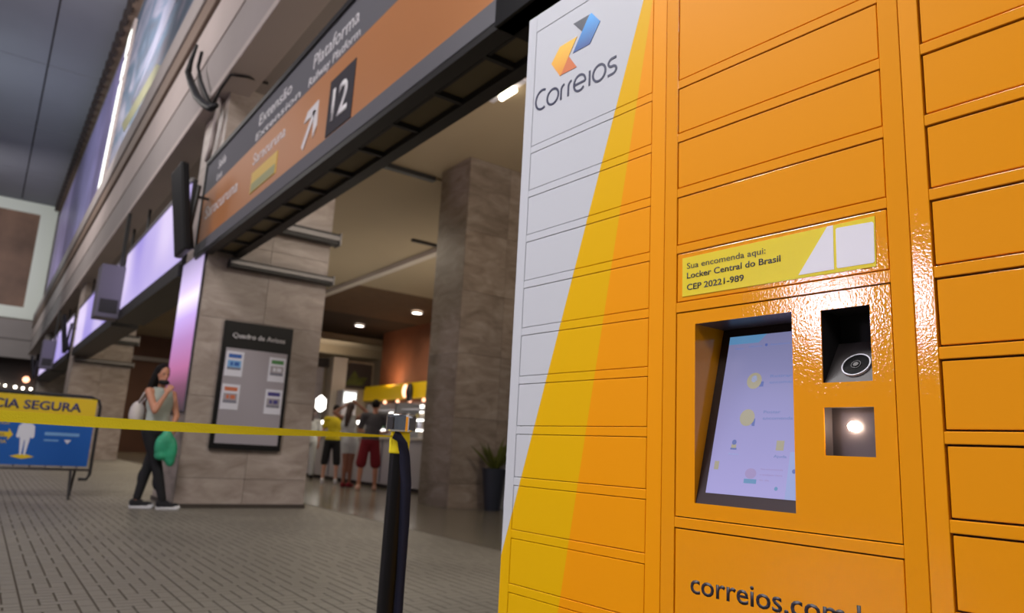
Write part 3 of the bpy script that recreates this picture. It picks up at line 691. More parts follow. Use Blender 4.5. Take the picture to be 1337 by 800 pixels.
# yellow belt: tied round the post under the head, then strung to the left
def ribbon(pts, ups, ws, th=.0015):
    mb = MB(); vs = []
    for p, u, w_ in zip(pts, ups, ws):
        p = Vector(p); u = Vector(u).normalized(); i = len(vs)
        nrm = Vector((.58, .81, 0)) * th
        vs += [p - u * w_ / 2 - nrm, p + u * w_ / 2 - nrm, p + u * w_ / 2 + nrm, p - u * w_ / 2 + nrm]
    n = len(pts)
    return mb.add(vs, [(4 * i + k, 4 * i + (k + 1) % 4, 4 * i + 4 + (k + 1) % 4, 4 * i + 4 + k) for i in range(n - 1) for k in range(4)] + [(3, 2, 1, 0), (4 * n - 4, 4 * n - 3, 4 * n - 2, 4 * n - 1)])
a0 = Vector((px - .020, py - .012, .880)); dirb = Vector((-.82, .575, 0)).normalized()
pts = []; ups = []; ws = []
for i in range(25):
    s = i / 24 * 2.4; pts.append(a0 + dirb * s + Vector((0, 0, .0 - .006 * math.sin(min(1, s / 1.2) * math.pi))))
    tw = R(62 * math.exp(-s * 4)); ups.append((math.sin(tw) * .3, -math.sin(tw), math.cos(tw))); ws.append(.008 + .025 * (1 - math.exp(-s * 2.2)))
bl = ribbon(pts, ups, ws).build('queue_belt', 'belt', None, smooth=False)
tag(bl, 'long yellow fabric belt stretched from the post to the left edge', 'belt')
wrap = MB().lathe([(.0262, .835), (.0275, .838), (.0272, .855), (.0280, .870), (.0262, .890), (.0235, .893), (.0235, .835)], (px, py, 0), 24)
wb = wrap.build('belt_wrap', 'belt', post); wb['label'] = 'yellow belt wound round the top of the post'
# navy belt tail looped over the neck and hanging down the right side
rx = Vector((.82, -.575, 0)); fr = Vector((-.575, -.82, 0)); c0 = Vector((px, py, 0))
pts = [c0 + rx * -.014 + fr * .028 + Vector((0, 0, .884)), c0 + rx * .000 + fr * .033 + Vector((0, 0, .880)), c0 + rx * .012 + fr * .032 + Vector((0, 0, .865)), c0 + rx * .020 + fr * .027 + Vector((0, 0, .83)), c0 + rx * .028 + fr * .022 + Vector((0, 0, .76)), c0 + rx * .032 + fr * .018 + Vector((0, 0, .65)), c0 + rx * .034 + fr * .016 + Vector((0, 0, .52)), c0 + rx * .034 + fr * .016 + Vector((0, 0, .36)), c0 + rx * .034 + fr * .016 + Vector((0, 0, .20))]
mb = MB(); vs = []
for i, p in enumerate(pts):
    w_ = (.010, .012, .014, .015, .016, .0145, .012, .013, .012)[i]; u = (rx * .35 + Vector((0, 0, 1))).normalized() if i < 2 else (rx + fr * .2).normalized()
    vs += [p - u * w_ + fr * .0012, p + u * w_ + fr * .0012, p + u * w_ - fr * .0012, p - u * w_ - fr * .0012]
n = len(pts); mb.add(vs, [(4 * i + k, 4 * i + (k + 1) % 4, 4 * i + 4 + (k + 1) % 4, 4 * i + 4 + k) for i in range(n - 1) for k in range(4)] + [(3, 2, 1, 0), (4 * n - 4, 4 * n - 3, 4 * n - 2, 4 * n - 1)])
nb = mb.build('hanging_belt', 'navy_belt', post, smooth=True); nb['label'] = 'dark blue belt tail hanging down the post'

# ------------------------------------------------------------------ the big platform sign
SX = 2.0
sg = thing('platform_sign', 'long orange and grey platform sign with an arrow and the number 12', 'sign', (SX, 6.6, 3.21))
MB().box(SX, SX + .06, 2.9, 10.2, 4.06, 4.50).build('grey_panel', 'sign_grey', sg)
MB().box(SX, SX + .06, 3.16, 10.2, 3.36, 4.06).build('orange_panel', 'sign_orange', sg)
MB().box(SX - .015, SX + .06, 3.0, 10.2, 3.21, 3.36).build('lower_rim', 'sign_grey', sg, bevel=.004)
MB().box(SX - .02, SX + .08, 2.9, 10.22, 4.50, 4.56).build('top_rim', 'dark_metal', sg)
MB().box(SX - .02, SX + .5, 10.2, 10.26, 3.21, 4.56).build('end_cap', 'dark_metal', sg)
MB().box(SX + .06, SX + .46, -5.1, 10.2, 3.24, 3.30).build('soffit', 'soffit', sg)
MB().box(SX - .03, SX + .30, -5.1, 3.1, 3.16, 4.5).build('housing', 'black_plastic', sg)
MB().box(SX - .01, SX + .10, -5.1, 10.2, 3.16, 3.215).build('bottom_rail', 'dark_metal', sg); MB().box(SX + .36, SX + .465, -5.1, 10.24, 3.19, 3.26).build('bottom_rail', 'dark_metal', sg)
MB().box(SX + .15, SX + .17, -5.1, 10.2, 3.21, 3.24).build('bottom_rail', 'dark_metal', sg)
yy = 2.2
while yy < 10: MB().box(SX + .1, SX + .4, yy, yy + .035, 3.20, 3.24).build('cross_bar', 'dark_metal', sg); yy += .62
# writing reads from the far end towards the viewer: x direction is -Y
def st_(s, y, z, cap, wd, m='sign_white', bo=0): text(s, 'sign_text', m, sg, (SX - .001, y, z), (0, -1, 0), (0, 0, 1), cap, wd, thick=.003, bold=bo, local=False)
st_('Saída', 9.58, 4.26, .12, .36); st_('Exit', 9.58, 4.10, .08, .26)
st_('Extensão', 7.86, 4.25, .135, 1.05); st_('Extension', 7.92, 4.09, .09, 1.40)
st_('Plataforma', 6.22, 4.24, .15, 1.02); st_('Railway Platform', 6.30, 4.09, .09, 1.15)
st_('Saracuruna', 9.95, 3.66, .17, 1.50); st_('Saracuruna', 7.90, 3.80, .13, 1.05)
MB().box(SX - .006, SX, 7.02, 7.88, 3.46, 3.70, 0).build('sign_label', 'sign_yellow', sg); MB().box(SX - .008, SX - .006, 7.05, 7.85, 3.47, 3.57).build('sign_label', 'sign_green', sg)
st_('Gramacho', 7.84, 3.60, .07, .74, 'sign_dark')
MB().box(SX - .006, SX, 5.17, 5.70, 3.385, 3.90).build('number_plate', 'sign_dark', sg)
text('12', 'sign_text', 'sign_white', sg, (SX - .007, 5.61, 3.50), (0, -1, 0), (0, 0, 1), .29, .34, thick=.003, bold=.02, local=False)
# arrow pointing up and to the right
ar = MB(); cy, cz = 6.12, 3.655
def rot(p, a=R(-40)): return (cy - (p[0] * math.cos(a) - p[1] * math.sin(a)), cz + (p[0] * math.sin(a) + p[1] * math.cos(a)))
for shp in ([(-.035, -.24), (.035, -.24), (.035, .14), (-.035, .14)], [(0, .24), (-.18, .06), (-.18, -.06), (0, .10)], [(0, .24), (0, .10), (.18, -.06), (.18, .06)]):
    ar.prism([rot(p) for p in shp], SX - .007, SX, 'x')
ar.build('arrow', 'sign_white', sg)

# ------------------------------------------------------------------ lit screens further along the arcade
def screen(y0, y1, label):
    s = thing('led_screen', label, 'screen', (2.0, (y0 + y1) / 2, 3.2), group='lit screens along the arcade')
    MB().box(2.0, 2.4, y0, y1, 3.26, 4.56).build('housing', 'dark_metal', s)
    MB().box(1.985, 2.0, y0 + .04, y1 - .02, 3.34, 4.50).build('display', 'violet', s)
    MB().box(1.97, 2.5, y0, y1, 3.08, 3.26).build('lower_rail', 'dark_metal', s); MB().box(1.97, 2.02, y0, y1, 4.52, 4.58).build('top_rail', 'steel', s)
    for yh in (y0 + .6, y1 - .6): MB().tube([(2.2, yh, 4.5), (2.2, yh, 5.43)], .03, 8).build('hanger_rod', 'dark_metal', s)
    return s
screen(11.1, 16.9, 'largest glowing violet-white screen, just left of the notice board pillar')
screen(17.6, 25.9, 'second glowing violet screen, beyond the grey box and left of the largest one')
screen(27.5, 33.2, 'third, small violet screen near the far end of the arcade')
screen(33.9, 42.1, 'farthest tiny violet screen at the end of the arcade')
def gbox(y, label):
    s = thing('loudspeaker', label, 'loudspeaker', (1.77, y + .3, 3.1), group='grey boxes between the screens')
    MB().box(1.54, 1.985, y, y + .55, 3.12, 4.22).build('cabinet', 'grey_box', s, bevel=.02); MB().box(1.60, 1.93, y - .01, y, 3.22, 3.5).build('grille', 'dark_metal', s)
    MB().box(1.88, 1.95, y + .2, y + .3, 4.22, 5.43).build('hanger', 'dark_metal', s)
gbox(16.7, 'grey box hanging between the two nearest violet screens'); gbox(33.3, 'small grey box between the two farthest violet screens')
# monitors seen edge-on, on brackets at the pillars
def monitor(y, label):
    s = thing('hanging_monitor', label, 'monitor', (1.6, y, 3.2), group='monitors seen edge on at the pillars')
    MB().add([(1.555, y, 4.26), (1.65, y, 4.26), (1.65, y + .62, 4.26), (1.555, y + .62, 4.26), (1.74, y, 3.14), (1.83, y, 3.14), (1.83, y + .62, 3.14), (1.74, y + .62, 3.14)], [(0, 1, 2, 3), (7, 6, 5, 4), (0, 4, 5, 1), (1, 5, 6, 2), (2, 6, 7, 3), (3, 7, 4, 0)]).build('case', 'black_plastic', s, bevel=.02)
    MB().tube([(1.86, y + .2, 3.2), (1.80, y + .2, 3.5), (1.84, y + .2, 4.05)], .035).build('bracket', 'dark_metal', s)
    MB().tube([(1.80, y + .2, 3.9), (1.984, y + .2, 3.9)], .02).build('bracket_arm', 'dark_metal', s)
monitor(9.6, 'large black monitor seen edge on left of the platform sign'); monitor(25.6, 'small black monitor seen edge on beside the second screen'); monitor(41.8, 'tiny black monitor seen edge on at the far end of the arcade')
# added emissive strip painting violet light on the hall side of the first pillar
ps = thing('painted_glow_strip', 'narrow violet and pink painted glow on the corner of the notice board pillar', 'light', (2.04, 10.4, 1.2))
MB().box(2.022, 2.034, 9.76, 11.03, 1.15, 3.24).build('housing', 'grey_box', ps); MB().box(2.016, 2.022, 9.78, 11.0, 1.17, 3.22).build('display', 'strip_glow', ps)  # backing and emissive face of the painted glow, no real screen

# ledges of the first pillar
def ledge(x0, x1, z, h_, label, yo=0):
    s = thing('wall_rail', label, 'rail', ((x0 + x1) / 2, 9.7, z), group='steel rails on the notice board pillar')
    MB().box(x0, x1, yo + 9.56, yo + 9.72, z, z + h_).build('channel', 'dark_metal', s, bevel=.006); MB().box(x0, x1, yo + 9.54, yo + 9.56, z + h_ * .35, z + h_ * .75).build('rail_lip', 'steel', s)
    MB().box(x1, x1 + .02, yo + 9.53, yo + 9.72, z - .01, z + h_ + .01).build('end_plate', 'steel', s)
ledge(2.62, 3.72, 3.60, .16, 'upper dark steel rail on the pillar just under the platform sign'); ledge(2.3, 3.68, 3.02, .11, 'lower dark steel rail across the pillar above the notice board')
ledge(2.1, 3.75, 3.60, .3, 'upper dark rail on the second, farther pillar', 16.28); ledge(2.1, 3.70, 2.9, .14, 'lower dark rail on the second, farther pillar', 16.28)

# notice board
nb = thing('notice_board', 'black framed grey notice board with four coloured notices on the pillar', 'notice board', (2.82, 9.7, .72))
bx0, bx1, bz0, bz1 = 2.36, 3.25, .72, 2.34
MB().box(bx0, bx1, 9.66, 9.715, bz0, bz1).build('backing', 'black_plastic', nb, bevel=.006)
MB().box(bx0 + .05, bx1 - .05, 9.652, 9.66, bz0 + .07, bz1 - .35).build('pin_board', 'board_grey', nb)
text('Quadro de Avisos', 'heading', 'sign_white', nb, (2.81, 9.658, 2.13), (1, 0, 0), (0, 0, 1), .062, .68, thick=.003, align='C', bold=.01, local=False)
for (cx, cz, c, no, lb) in ((2.53, 1.79, 'n_blue', '12', 'notice with a blue heading'), (3.08, 1.77, 'n_green', '15', 'notice with a green heading'), (2.53, 1.37, 'n_orange', '20', 'notice with an orange heading'), (3.08, 1.35, 'n_navy', '100', 'notice with a navy heading')):
    n_o = MB().box(cx - .11, cx + .11, 9.646, 9.652, cz - .16, cz + .16).build('notice_sheet', 'paper', nb); n_o['label'] = lb
    WORLD[n_o.name] = WORLD[nb.name]
    MB().box(cx - .08, cx + .08, 9.644, 9.646, cz + .075, cz + .125).build('heading_bar', c, n_o)
    MB().box(cx - .085, cx + .085, 9.644, 9.646, cz - .055, cz + .045).build('colour_field', 'p_pale' if c == 'n_blue' else 'board_grey', n_o)
    MB().box(cx - .085, cx + .085, 9.643, 9.646, cz - .075, cz - .045).build('text_line', 'grey_print', n_o)
    MB().box(cx - .05, cx - .015, 9.643, 9.646, cz - .025, cz + .025).box(cx + .0, cx + .06, 9.643, 9.646, cz - .025, cz + .025).build('figures', c if c != 'n_green' else 'paper', n_o)

# cable bundle on the cornice
cb_ = MB()
P0 = [(1.80, 11.25, 6.72), (1.78, 11.45, 6.55), (1.77, 11.5, 6.35), (1.78, 11.1, 6.0), (1.80, 10.6, 5.6), (1.82, 10.1, 5.3), (1.84, 9.75, 5.12), (1.86, 9.55, 5.1)]
cbt = thing('cable_bundle', 'thick black bundle of cables looping over the pale cornice', 'cables', (1.8, 11.2, 5.1))
MB().tube(P0, [.02, .035, .05, .055, .055, .055, .05, .035], 10).build('cable', 'black_plastic', cbt, smooth=True)
MB().tube([(1.82, 10.9, 6.45), (1.80, 10.9, 6.2), (1.80, 10.5, 5.8), (1.82, 10.1, 5.45), (1.84, 9.75, 5.15)], .025, 8).build('cable', 'black_plastic', cbt, smooth=True)
MB().tube([(1.84, 9.75, 5.15), (1.86, 9.4, 5.28), (1.90, 9.15, 5.38), (2.1, 9.1, 5.40), (2.4, 9.3, 5.5)], .018, 8).build('cable', 'black_plastic', cbt, smooth=True)
cd = MB().tube([(1.99, 10.0, 5.42), (1.99, 10.15, 4.8), (1.99, 10.3, 4.58)], .035, 8).build('cable_conduit', 'cornice', None, smooth=True)
tag(cd, 'thin pale pipe running down the pillar corner beside the monitor', 'pipe')

# ------------------------------------------------------------------ banner on a crowd barrier
bn = thing('crowd_barrier', 'steel crowd barrier carrying a blue and yellow distancing banner, far left', 'barrier', (.2, 11.0, 0))
bx = 1.27; YB = 11.0
fr_ = [(-1.2, YB + .03, .45), (-1.2, YB + .03, 1.2)] + [(-1.12, YB + .03, 1.285)] + [(bx - .12, YB + .03, 1.285)] + [(bx - .03, YB + .03, 1.25), (bx, YB + .03, 1.17), (bx, YB + .03, .30), (bx - .03, YB + .03, .24), (bx - .12, YB + .03, .24)]
MB().tube(fr_, .02, 8).build('frame', 'dark_metal', bn, smooth=True)
MB().tube([(-1.2, YB + .03, .36), (bx, YB + .03, .36)], .018).build('bottom_tube', 'steel', bn, smooth=True)
for i in range(14): MB().tube([(-1.1 + i * .17, YB + .03, .36), (-1.1 + i * .17, YB + .03, 1.28)], .008, 6).build('upright_bar', 'steel', bn)
for x in (-.85, 1.05):
    MB().tube([(x, YB + .03, .36), (x, YB - .10, .18), (x, YB - .22, .0)], .016).build('leg', 'dark_metal', bn); MB().tube([(x + .05, YB + .03, .36), (x + .05, YB + .16, .18), (x + .05, YB + .28, .0)], .016).build('leg', 'dark_metal', bn)
bk = MB().box(-1.15, bx - .05, YB - .004, YB + .004, .40, 1.255).build('banner', 'p_blue', bn); bk['label'] = 'blue and yellow printed banner'; WORLD[bk.name] = WORLD[bn.name]
MB().box(-1.15, bx - .05, YB - .008, YB - .004, 1.03, 1.255).build('banner_band', 'p_yellow', bk)
text('DISTÂNCIA SEGURA', 'banner_text', 'p_navy', bk, (1.055, YB - .008, 1.085), (1, 0, 0), (0, 0, 1), .105, 1.54, thick=.002, bold=.03, align='R', local=False)
def person_sign(cx):
    m_ = MB(); y0_, y1_ = YB - .008, YB - .004
    m_.prism([(cx + .045 * math.cos(2 * math.pi * i / 14), .965 + .05 * math.sin(2 * math.pi * i / 14)) for i in range(14)], y0_, y1_)
    m_.prism([(cx - .03, .52), (cx - .012, .52), (cx - .004, .70), (cx + .004, .70), (cx + .012, .52), (cx + .03, .52), (cx + .055, .74), (cx + .07, .72), (cx + .095, .74), (cx + .085, .87), (cx + .05, .905), (cx - .05, .905), (cx - .085, .87), (cx - .095, .74), (cx - .07, .72), (cx - .055, .74)], y0_, y1_)
    m_.build('pictogram', 'p_white', bk)
    MB().prism([(cx - .13, .50), (cx - .03, .53), (cx + .03, .53), (cx + .13, .50), (cx, .47)], YB - .0075, YB - .004).build('pictogram_base', 'p_yellow', bk)
person_sign(.50); person_sign(-.10)
MB().prism([(.04, .76), (.09, .83), (.09, .79), (.32, .79), (.32, .83), (.37, .76), (.32, .69), (.32, .73), (.09, .73), (.09, .69)], YB - .0075, YB - .004).build('double_arrow', 'p_yellow', bk)
for z_, s_ in ((.88, 'DISTÂNCIA'), (.65, 'MÍNIMA')): text(s_, 'banner_text', 'p_yellow', bk, (.205, YB - .005, z_), (1, 0, 0), (0, 0, 1), .045, .22, thick=.002, align='C', local=False)
text('1,5 m', 'banner_text', 'p_navy', bk, (.205, YB - .008, .738), (1, 0, 0), (0, 0, 1), .045, .15, thick=.002, align='C', local=False)
MB().box(.70, 1.08, YB - .0075, YB - .004, .77, .81).build('banner_line', 'p_pale', bk); MB().box(.70, .86, YB - .0075, YB - .004, .70, .72).build('banner_line', 'p_pale', bk); MB().prism([(.92, .725), (1.0, .725), (.96, .67)], YB - .0075, YB - .004).build('banner_mark', 'p_white', bk)

# ------------------------------------------------------------------ lamps
def downlight(x, y, label):
    s = thing('downlight', label, 'lamp', (x, y, 5.55), group='round downlights in the shop ceiling')
    MB().lathe([(.17, 0), (.21, 0), (.21, .05), (.17, .05)], (x, y, 5.52), 20).build('rim', 'paper', s); MB().lathe([(0, 0), (.17, 0), (.17, .02), (0, .02)], (x, y, 5.53), 20).build('diffuser', 'led_white', s)
downlight(11.7, 27.0, 'round white downlight left of the two, nearer the notice board pillar'); downlight(11.9, 22.6, 'round white downlight right of the two, beside the brown pillar')
tb = thing('tube_lamp', 'short bright tube lamp on the ceiling beside the locker top', 'lamp', (5.05, 7.5, 5.5))
MB().box(4.92, 5.02, 7.05, 7.8, 5.54, 5.6).build('batten', 'paper', tb); MB().tube([(4.97, 7.24, 5.50), (4.97, 7.54, 5.50)], .045, 10).build('tube', 'tube', tb)
pd = thing('ceiling_rail', 'short thin dark rail on the ceiling just left of the brown pillar', 'rail', (7.8, 14.7, 5.55))
MB().box(7.45, 8.15, 14.64, 14.72, 5.54, 5.6).build('bar', 'dark_metal', pd)

# ------------------------------------------------------------------ food kiosk with its lit counter
kz = thing('food_counter', 'white food counter with glass shelves where the people queue', 'counter', (8.0, 14.0, 0))
MB().box(7.1, 8.1, 11.5, 20.4, .08, 1.02).build('counter', 'counter_white', kz, bevel=.01)
MB().box(7.14, 8.0, 11.5, 20.4, 0, .08).build('kick_board', 'dark_wall', kz)
MB().box(7.05, 8.2, 11.5, 20.4, 1.02, 1.06).build('counter_top', 'plaster', kz)
yy = 12.2
for i in range(9): MB().box(7.085, 7.1, 11.7 + i * .95, 11.72 + i * .95 + .02, .1, 1.0).build('panel_joint', 'grey_box', kz)
for z in (1.25, 1.46, 1.67): MB().box(7.45, 7.9, 11.6, 16.0, z, z + .02).build('shelf', 'paper', kz)
for z in (1.24, 1.45): MB().box(7.43, 7.45, 12.0, 15.9, z - .03, z + .0).build('shelf_lamp', 'shelf_light', kz)
MB().box(7.32, 7.335, 11.6, 16.0, 1.06, 1.80).build('glass_front', 'glass', kz)
for yv in (11.6, 13.0, 14.5, 16.0): MB().box(7.3, 7.9, yv, yv + .03, 1.06, 1.82).build('upright', 'steel', kz)
MB().box(7.45, 8.0, 16.3, 20.2, 1.40, 1.46).build('light_bar', 'shelf_light', kz)
pn = 0
jar = None
cols = ['n_orange', 'p_yellow', 'paper', 'n_green', 'red_cloth', 'paper', 'p_pale']
spots = [(7.6, 12.2 + i * .34, 1.27) for i in range(11)] + [(7.6, 12.35 + i * .42, 1.48) for i in range(8)]
for i, (x, y, z) in enumerate(spots):
    h_ = .11 + .04 * (i % 3)
    o = MB().lathe([(0, 0), (.045, 0), (.048, h_ * .7), (.03, h_ * .8), (.028, h_), (0, h_)], (0, 0, 0), 10).build('food_jar', cols[i % 7], None, smooth=True)
    o.location = (x, y, z); tag(o, 'small coloured jar on the lit glass shelves of the food counter', 'jar', 'jars on the counter shelves')
fs = thing('food_shop', 'food shop front with a bright yellow fascia under the terracotta wall', 'shop', (13.2, 26, 0))
MB().box(13.05, 13.25, 11.5, 29.7, 2.72, 3.30).build('fascia', 'kiosk_yellow', fs); MB().box(13.25, 13.38, 11.5, 28.2, 2.2, 3.30).build('canopy', 'brown_wall', fs)
MB().box(13.2, 13.38, 11.5, 28.2, 0, 1.3).build('back_counter', 'counter_white', fs); MB().box(13.3, 13.38, 11.5, 28.2, 1.3, 2.2).build('back_panel', 'cream_wall', fs)
for yv, z, wy, hz in ((27.6, 2.3, .8, .25), (26.6, 2.1, .5, .35), (25.7, 2.35, .5, .2), (24.4, 2.3, 1.0, .3), (23.2, 2.0, .7, .3), (27.2, 1.8, .4, .25), (28.0, 1.5, .3, .2)):
    MB().box(13.14, 13.2, yv - wy / 2, yv + wy / 2, z - hz / 2, z + hz / 2).build('light_panel', 'shelf_light', fs, bevel=.03); MB().box(13.2, 13.3, yv - .05, yv + .05, z - .05, z + .05).build('panel_mount', 'dark_metal', fs)
for yv in (27.0, 25.9, 24.9, 23.8): MB().ball((13.1, yv, 2.62), .07, 10).build('spot_lamp', 'warm_globe', fs, smooth=True)
lamp = thing('lantern', 'glowing oval lantern in front of the yellow shop fascia', 'lamp', (12.9, 24.9, 2.8))
MB().ball((12.88, 24.9, 2.97), (.12, .12, .26), 14).build('shade', 'warm_globe', lamp, smooth=True); MB().ball((12.98, 24.72, 2.92), (.16, .16, .36), 12).build('lamp_holder', 'dark_metal', lamp, smooth=True)
# glowing menu light and shop picture
mn = thing('menu_light', 'bright white diamond light at the far left end of the food counter', 'light', (7.6, 19.3, 1.6))
MB().ball((7.5, 19.4, 1.92), (.17, .17, .24), 4).build('lamp_body', 'shelf_light', mn); MB().box(7.48, 7.52, 19.38, 19.42, 1.06, 1.75).build('stem', 'dark_metal', mn)
pc2 = thing('shop_picture', 'dark picture with green leaves on the wall left of the terracotta wall', 'picture', (12.4, 28.9, 3.3))
MB().box(11.95, 13.3, 28.9, 29.0, 3.2, 4.25).build('frame', 'dark_wall', pc2); MB().prism([(12.1, 3.3), (12.9, 3.35), (13.1, 3.7), (12.7, 3.65), (12.5, 3.95), (12.3, 3.6)], 28.88, 28.9).build('leaf_print', 'leaf', pc2)
wf = thing('fridge', 'pale lit fridge standing left of the yellow fascia', 'fridge', (11.6, 27.8, 0))
MB().box(11.5, 12.1, 27.5, 28.1, 0, 3.0).build('body', 'paper', wf, bevel=.02); MB().box(11.55, 12.05, 27.48, 27.5, 2.5, 2.9).build('light_box', 'window_light', wf); MB().box(11.95, 11.98, 27.44, 27.48, 1.0, 1.8).build('handle', 'steel', wf)
rs = structure('door_1', MB().box(9.7, 11.1, 28.75, 28.85, 0, 3.9), 'board_grey')
for i in range(12): MB().box(9.72, 11.08, 28.72, 28.75, .1 + i * .31, .1 + i * .31 + .28).build('shutter_slat', 'board_grey', rs)

# lamps under the far end of the hall
for i, (x, z, r) in enumerate(((.62, 3.55, .10), (1.05, 3.5, .07), (1.62, 3.45, .09), (2.05, 3.4, .08), (2.5, 3.4, .08), (.25, 3.6, .08))):
    o = MB().ball((0, 0, 0), r, 10).build('wall_lamp', 'led_white', None, smooth=True); o.location = (x, 58.8, z); tag(o, 'tiny white lamp among the far lights above the blue and yellow banner', 'lamp', 'far white lamps above the banner')
gl = MB().ball((0, 0, 0), .20, 14).build('globe_lamp', 'warm_globe', None, smooth=True); gl.location = (2.14, 58.82, 4.0); tag(gl, 'pinkish round lamp above the banner at the far end', 'lamp')

# ------------------------------------------------------------------ potted plant and white box by the brown pillar
pt = thing('potted_plant', 'dark tapered pot with yellow-green leaves against the brown pillar', 'plant', (6.48, 9.40, 0))
MB().lathe([(0, 0), (.12, 0), (.19, .62), (.165, .62), (.11, .05), (0, .55), (0, .56)], (6.48, 9.40, 0), 20).build('pot', 'pot', pt, smooth=False)
rng = random.Random(5)
for i in range(46):
    a = rng.uniform(0, 6.28); lean = rng.uniform(.15, .85); L_ = rng.uniform(.25, .62); b0 = Vector((6.48, 9.40, .55)); dr = Vector((math.cos(a) * lean, math.sin(a) * lean * .6, 1)).normalized(); sd = Vector((-math.sin(a), math.cos(a), 0)) * .035
    p1 = b0 + dr * L_ * .55; p2 = b0 + dr * L_ + Vector((math.cos(a), math.sin(a), -.5)) * .06
    if p2.y > 9.62: continue
    MB().add([b0 - sd * .3, b0 + sd * .3, p1 + sd, p2, p1 - sd, p1 + dr.cross(sd).normalized() * .01], [(0, 1, 5), (1, 2, 5), (2, 3, 5), (3, 4, 5), (4, 0, 5), (0, 4, 3, 2, 1)]).build('leaf', 'leaf', pt)
bxs = thing('utility_box', 'white slim box on the floor between the plant and the lockers', 'box', (6.8, 9.45, 0))
MB().box(6.72, 7.08, 9.3, 9.6, 0, .80).build('body', 'paper', bxs, bevel=.01); MB().box(6.77, 6.88, 9.29, 9.3, .45, .55).build('handle', 'dark_metal', bxs)

# ------------------------------------------------------------------ people
def hand(mb, wrist, d, n, k=1.0, curl=.5):
    """palm plus five fingers; d = direction of the hand, n = palm normal"""
    w0 = Vector(wrist); d = Vector(d).normalized(); n = Vector(n); n = (n - d * n.dot(d)).normalized(); s = d.cross(n)
    mb.capsule(w0, w0 + d * .03 * k, .024 * k, .027 * k, 8)
    for q in (-.024, -.008, .008, .024): mb.capsule(w0 + d * .03 * k + s * q * .7 * k, w0 + d * .085 * k + s * q * 1.15 * k, .014 * k, .012 * k, 8)
    for q, L in ((-.031, .055), (-.0105, .072), (.0105, .078), (.031, .068)):
        a = w0 + d * .085 * k + s * q * k; m1 = a + (d * math.cos(curl * .6) + n * math.sin(curl * .6)) * L * .5 * k; e = m1 + (d * math.cos(curl * 1.8) + n * math.sin(curl * 1.8)) * L * .5 * k
        mb.capsule(a, m1, .0095 * k, .0088 * k, 8); mb.capsule(m1, e, .0088 * k, .0075 * k, 8)
    a = w0 + d * .02 * k + s * .026 * k; m1 = a + (d * .6 + s * .8 + n * .3).normalized() * .035 * k; mb.capsule(a, m1, .013 * k, .0105 * k, 8); mb.capsule(m1, m1 + (d * .9 + s * .3 + n * .4).normalized() * .03 * k, .0105 * k, .009 * k, 8)
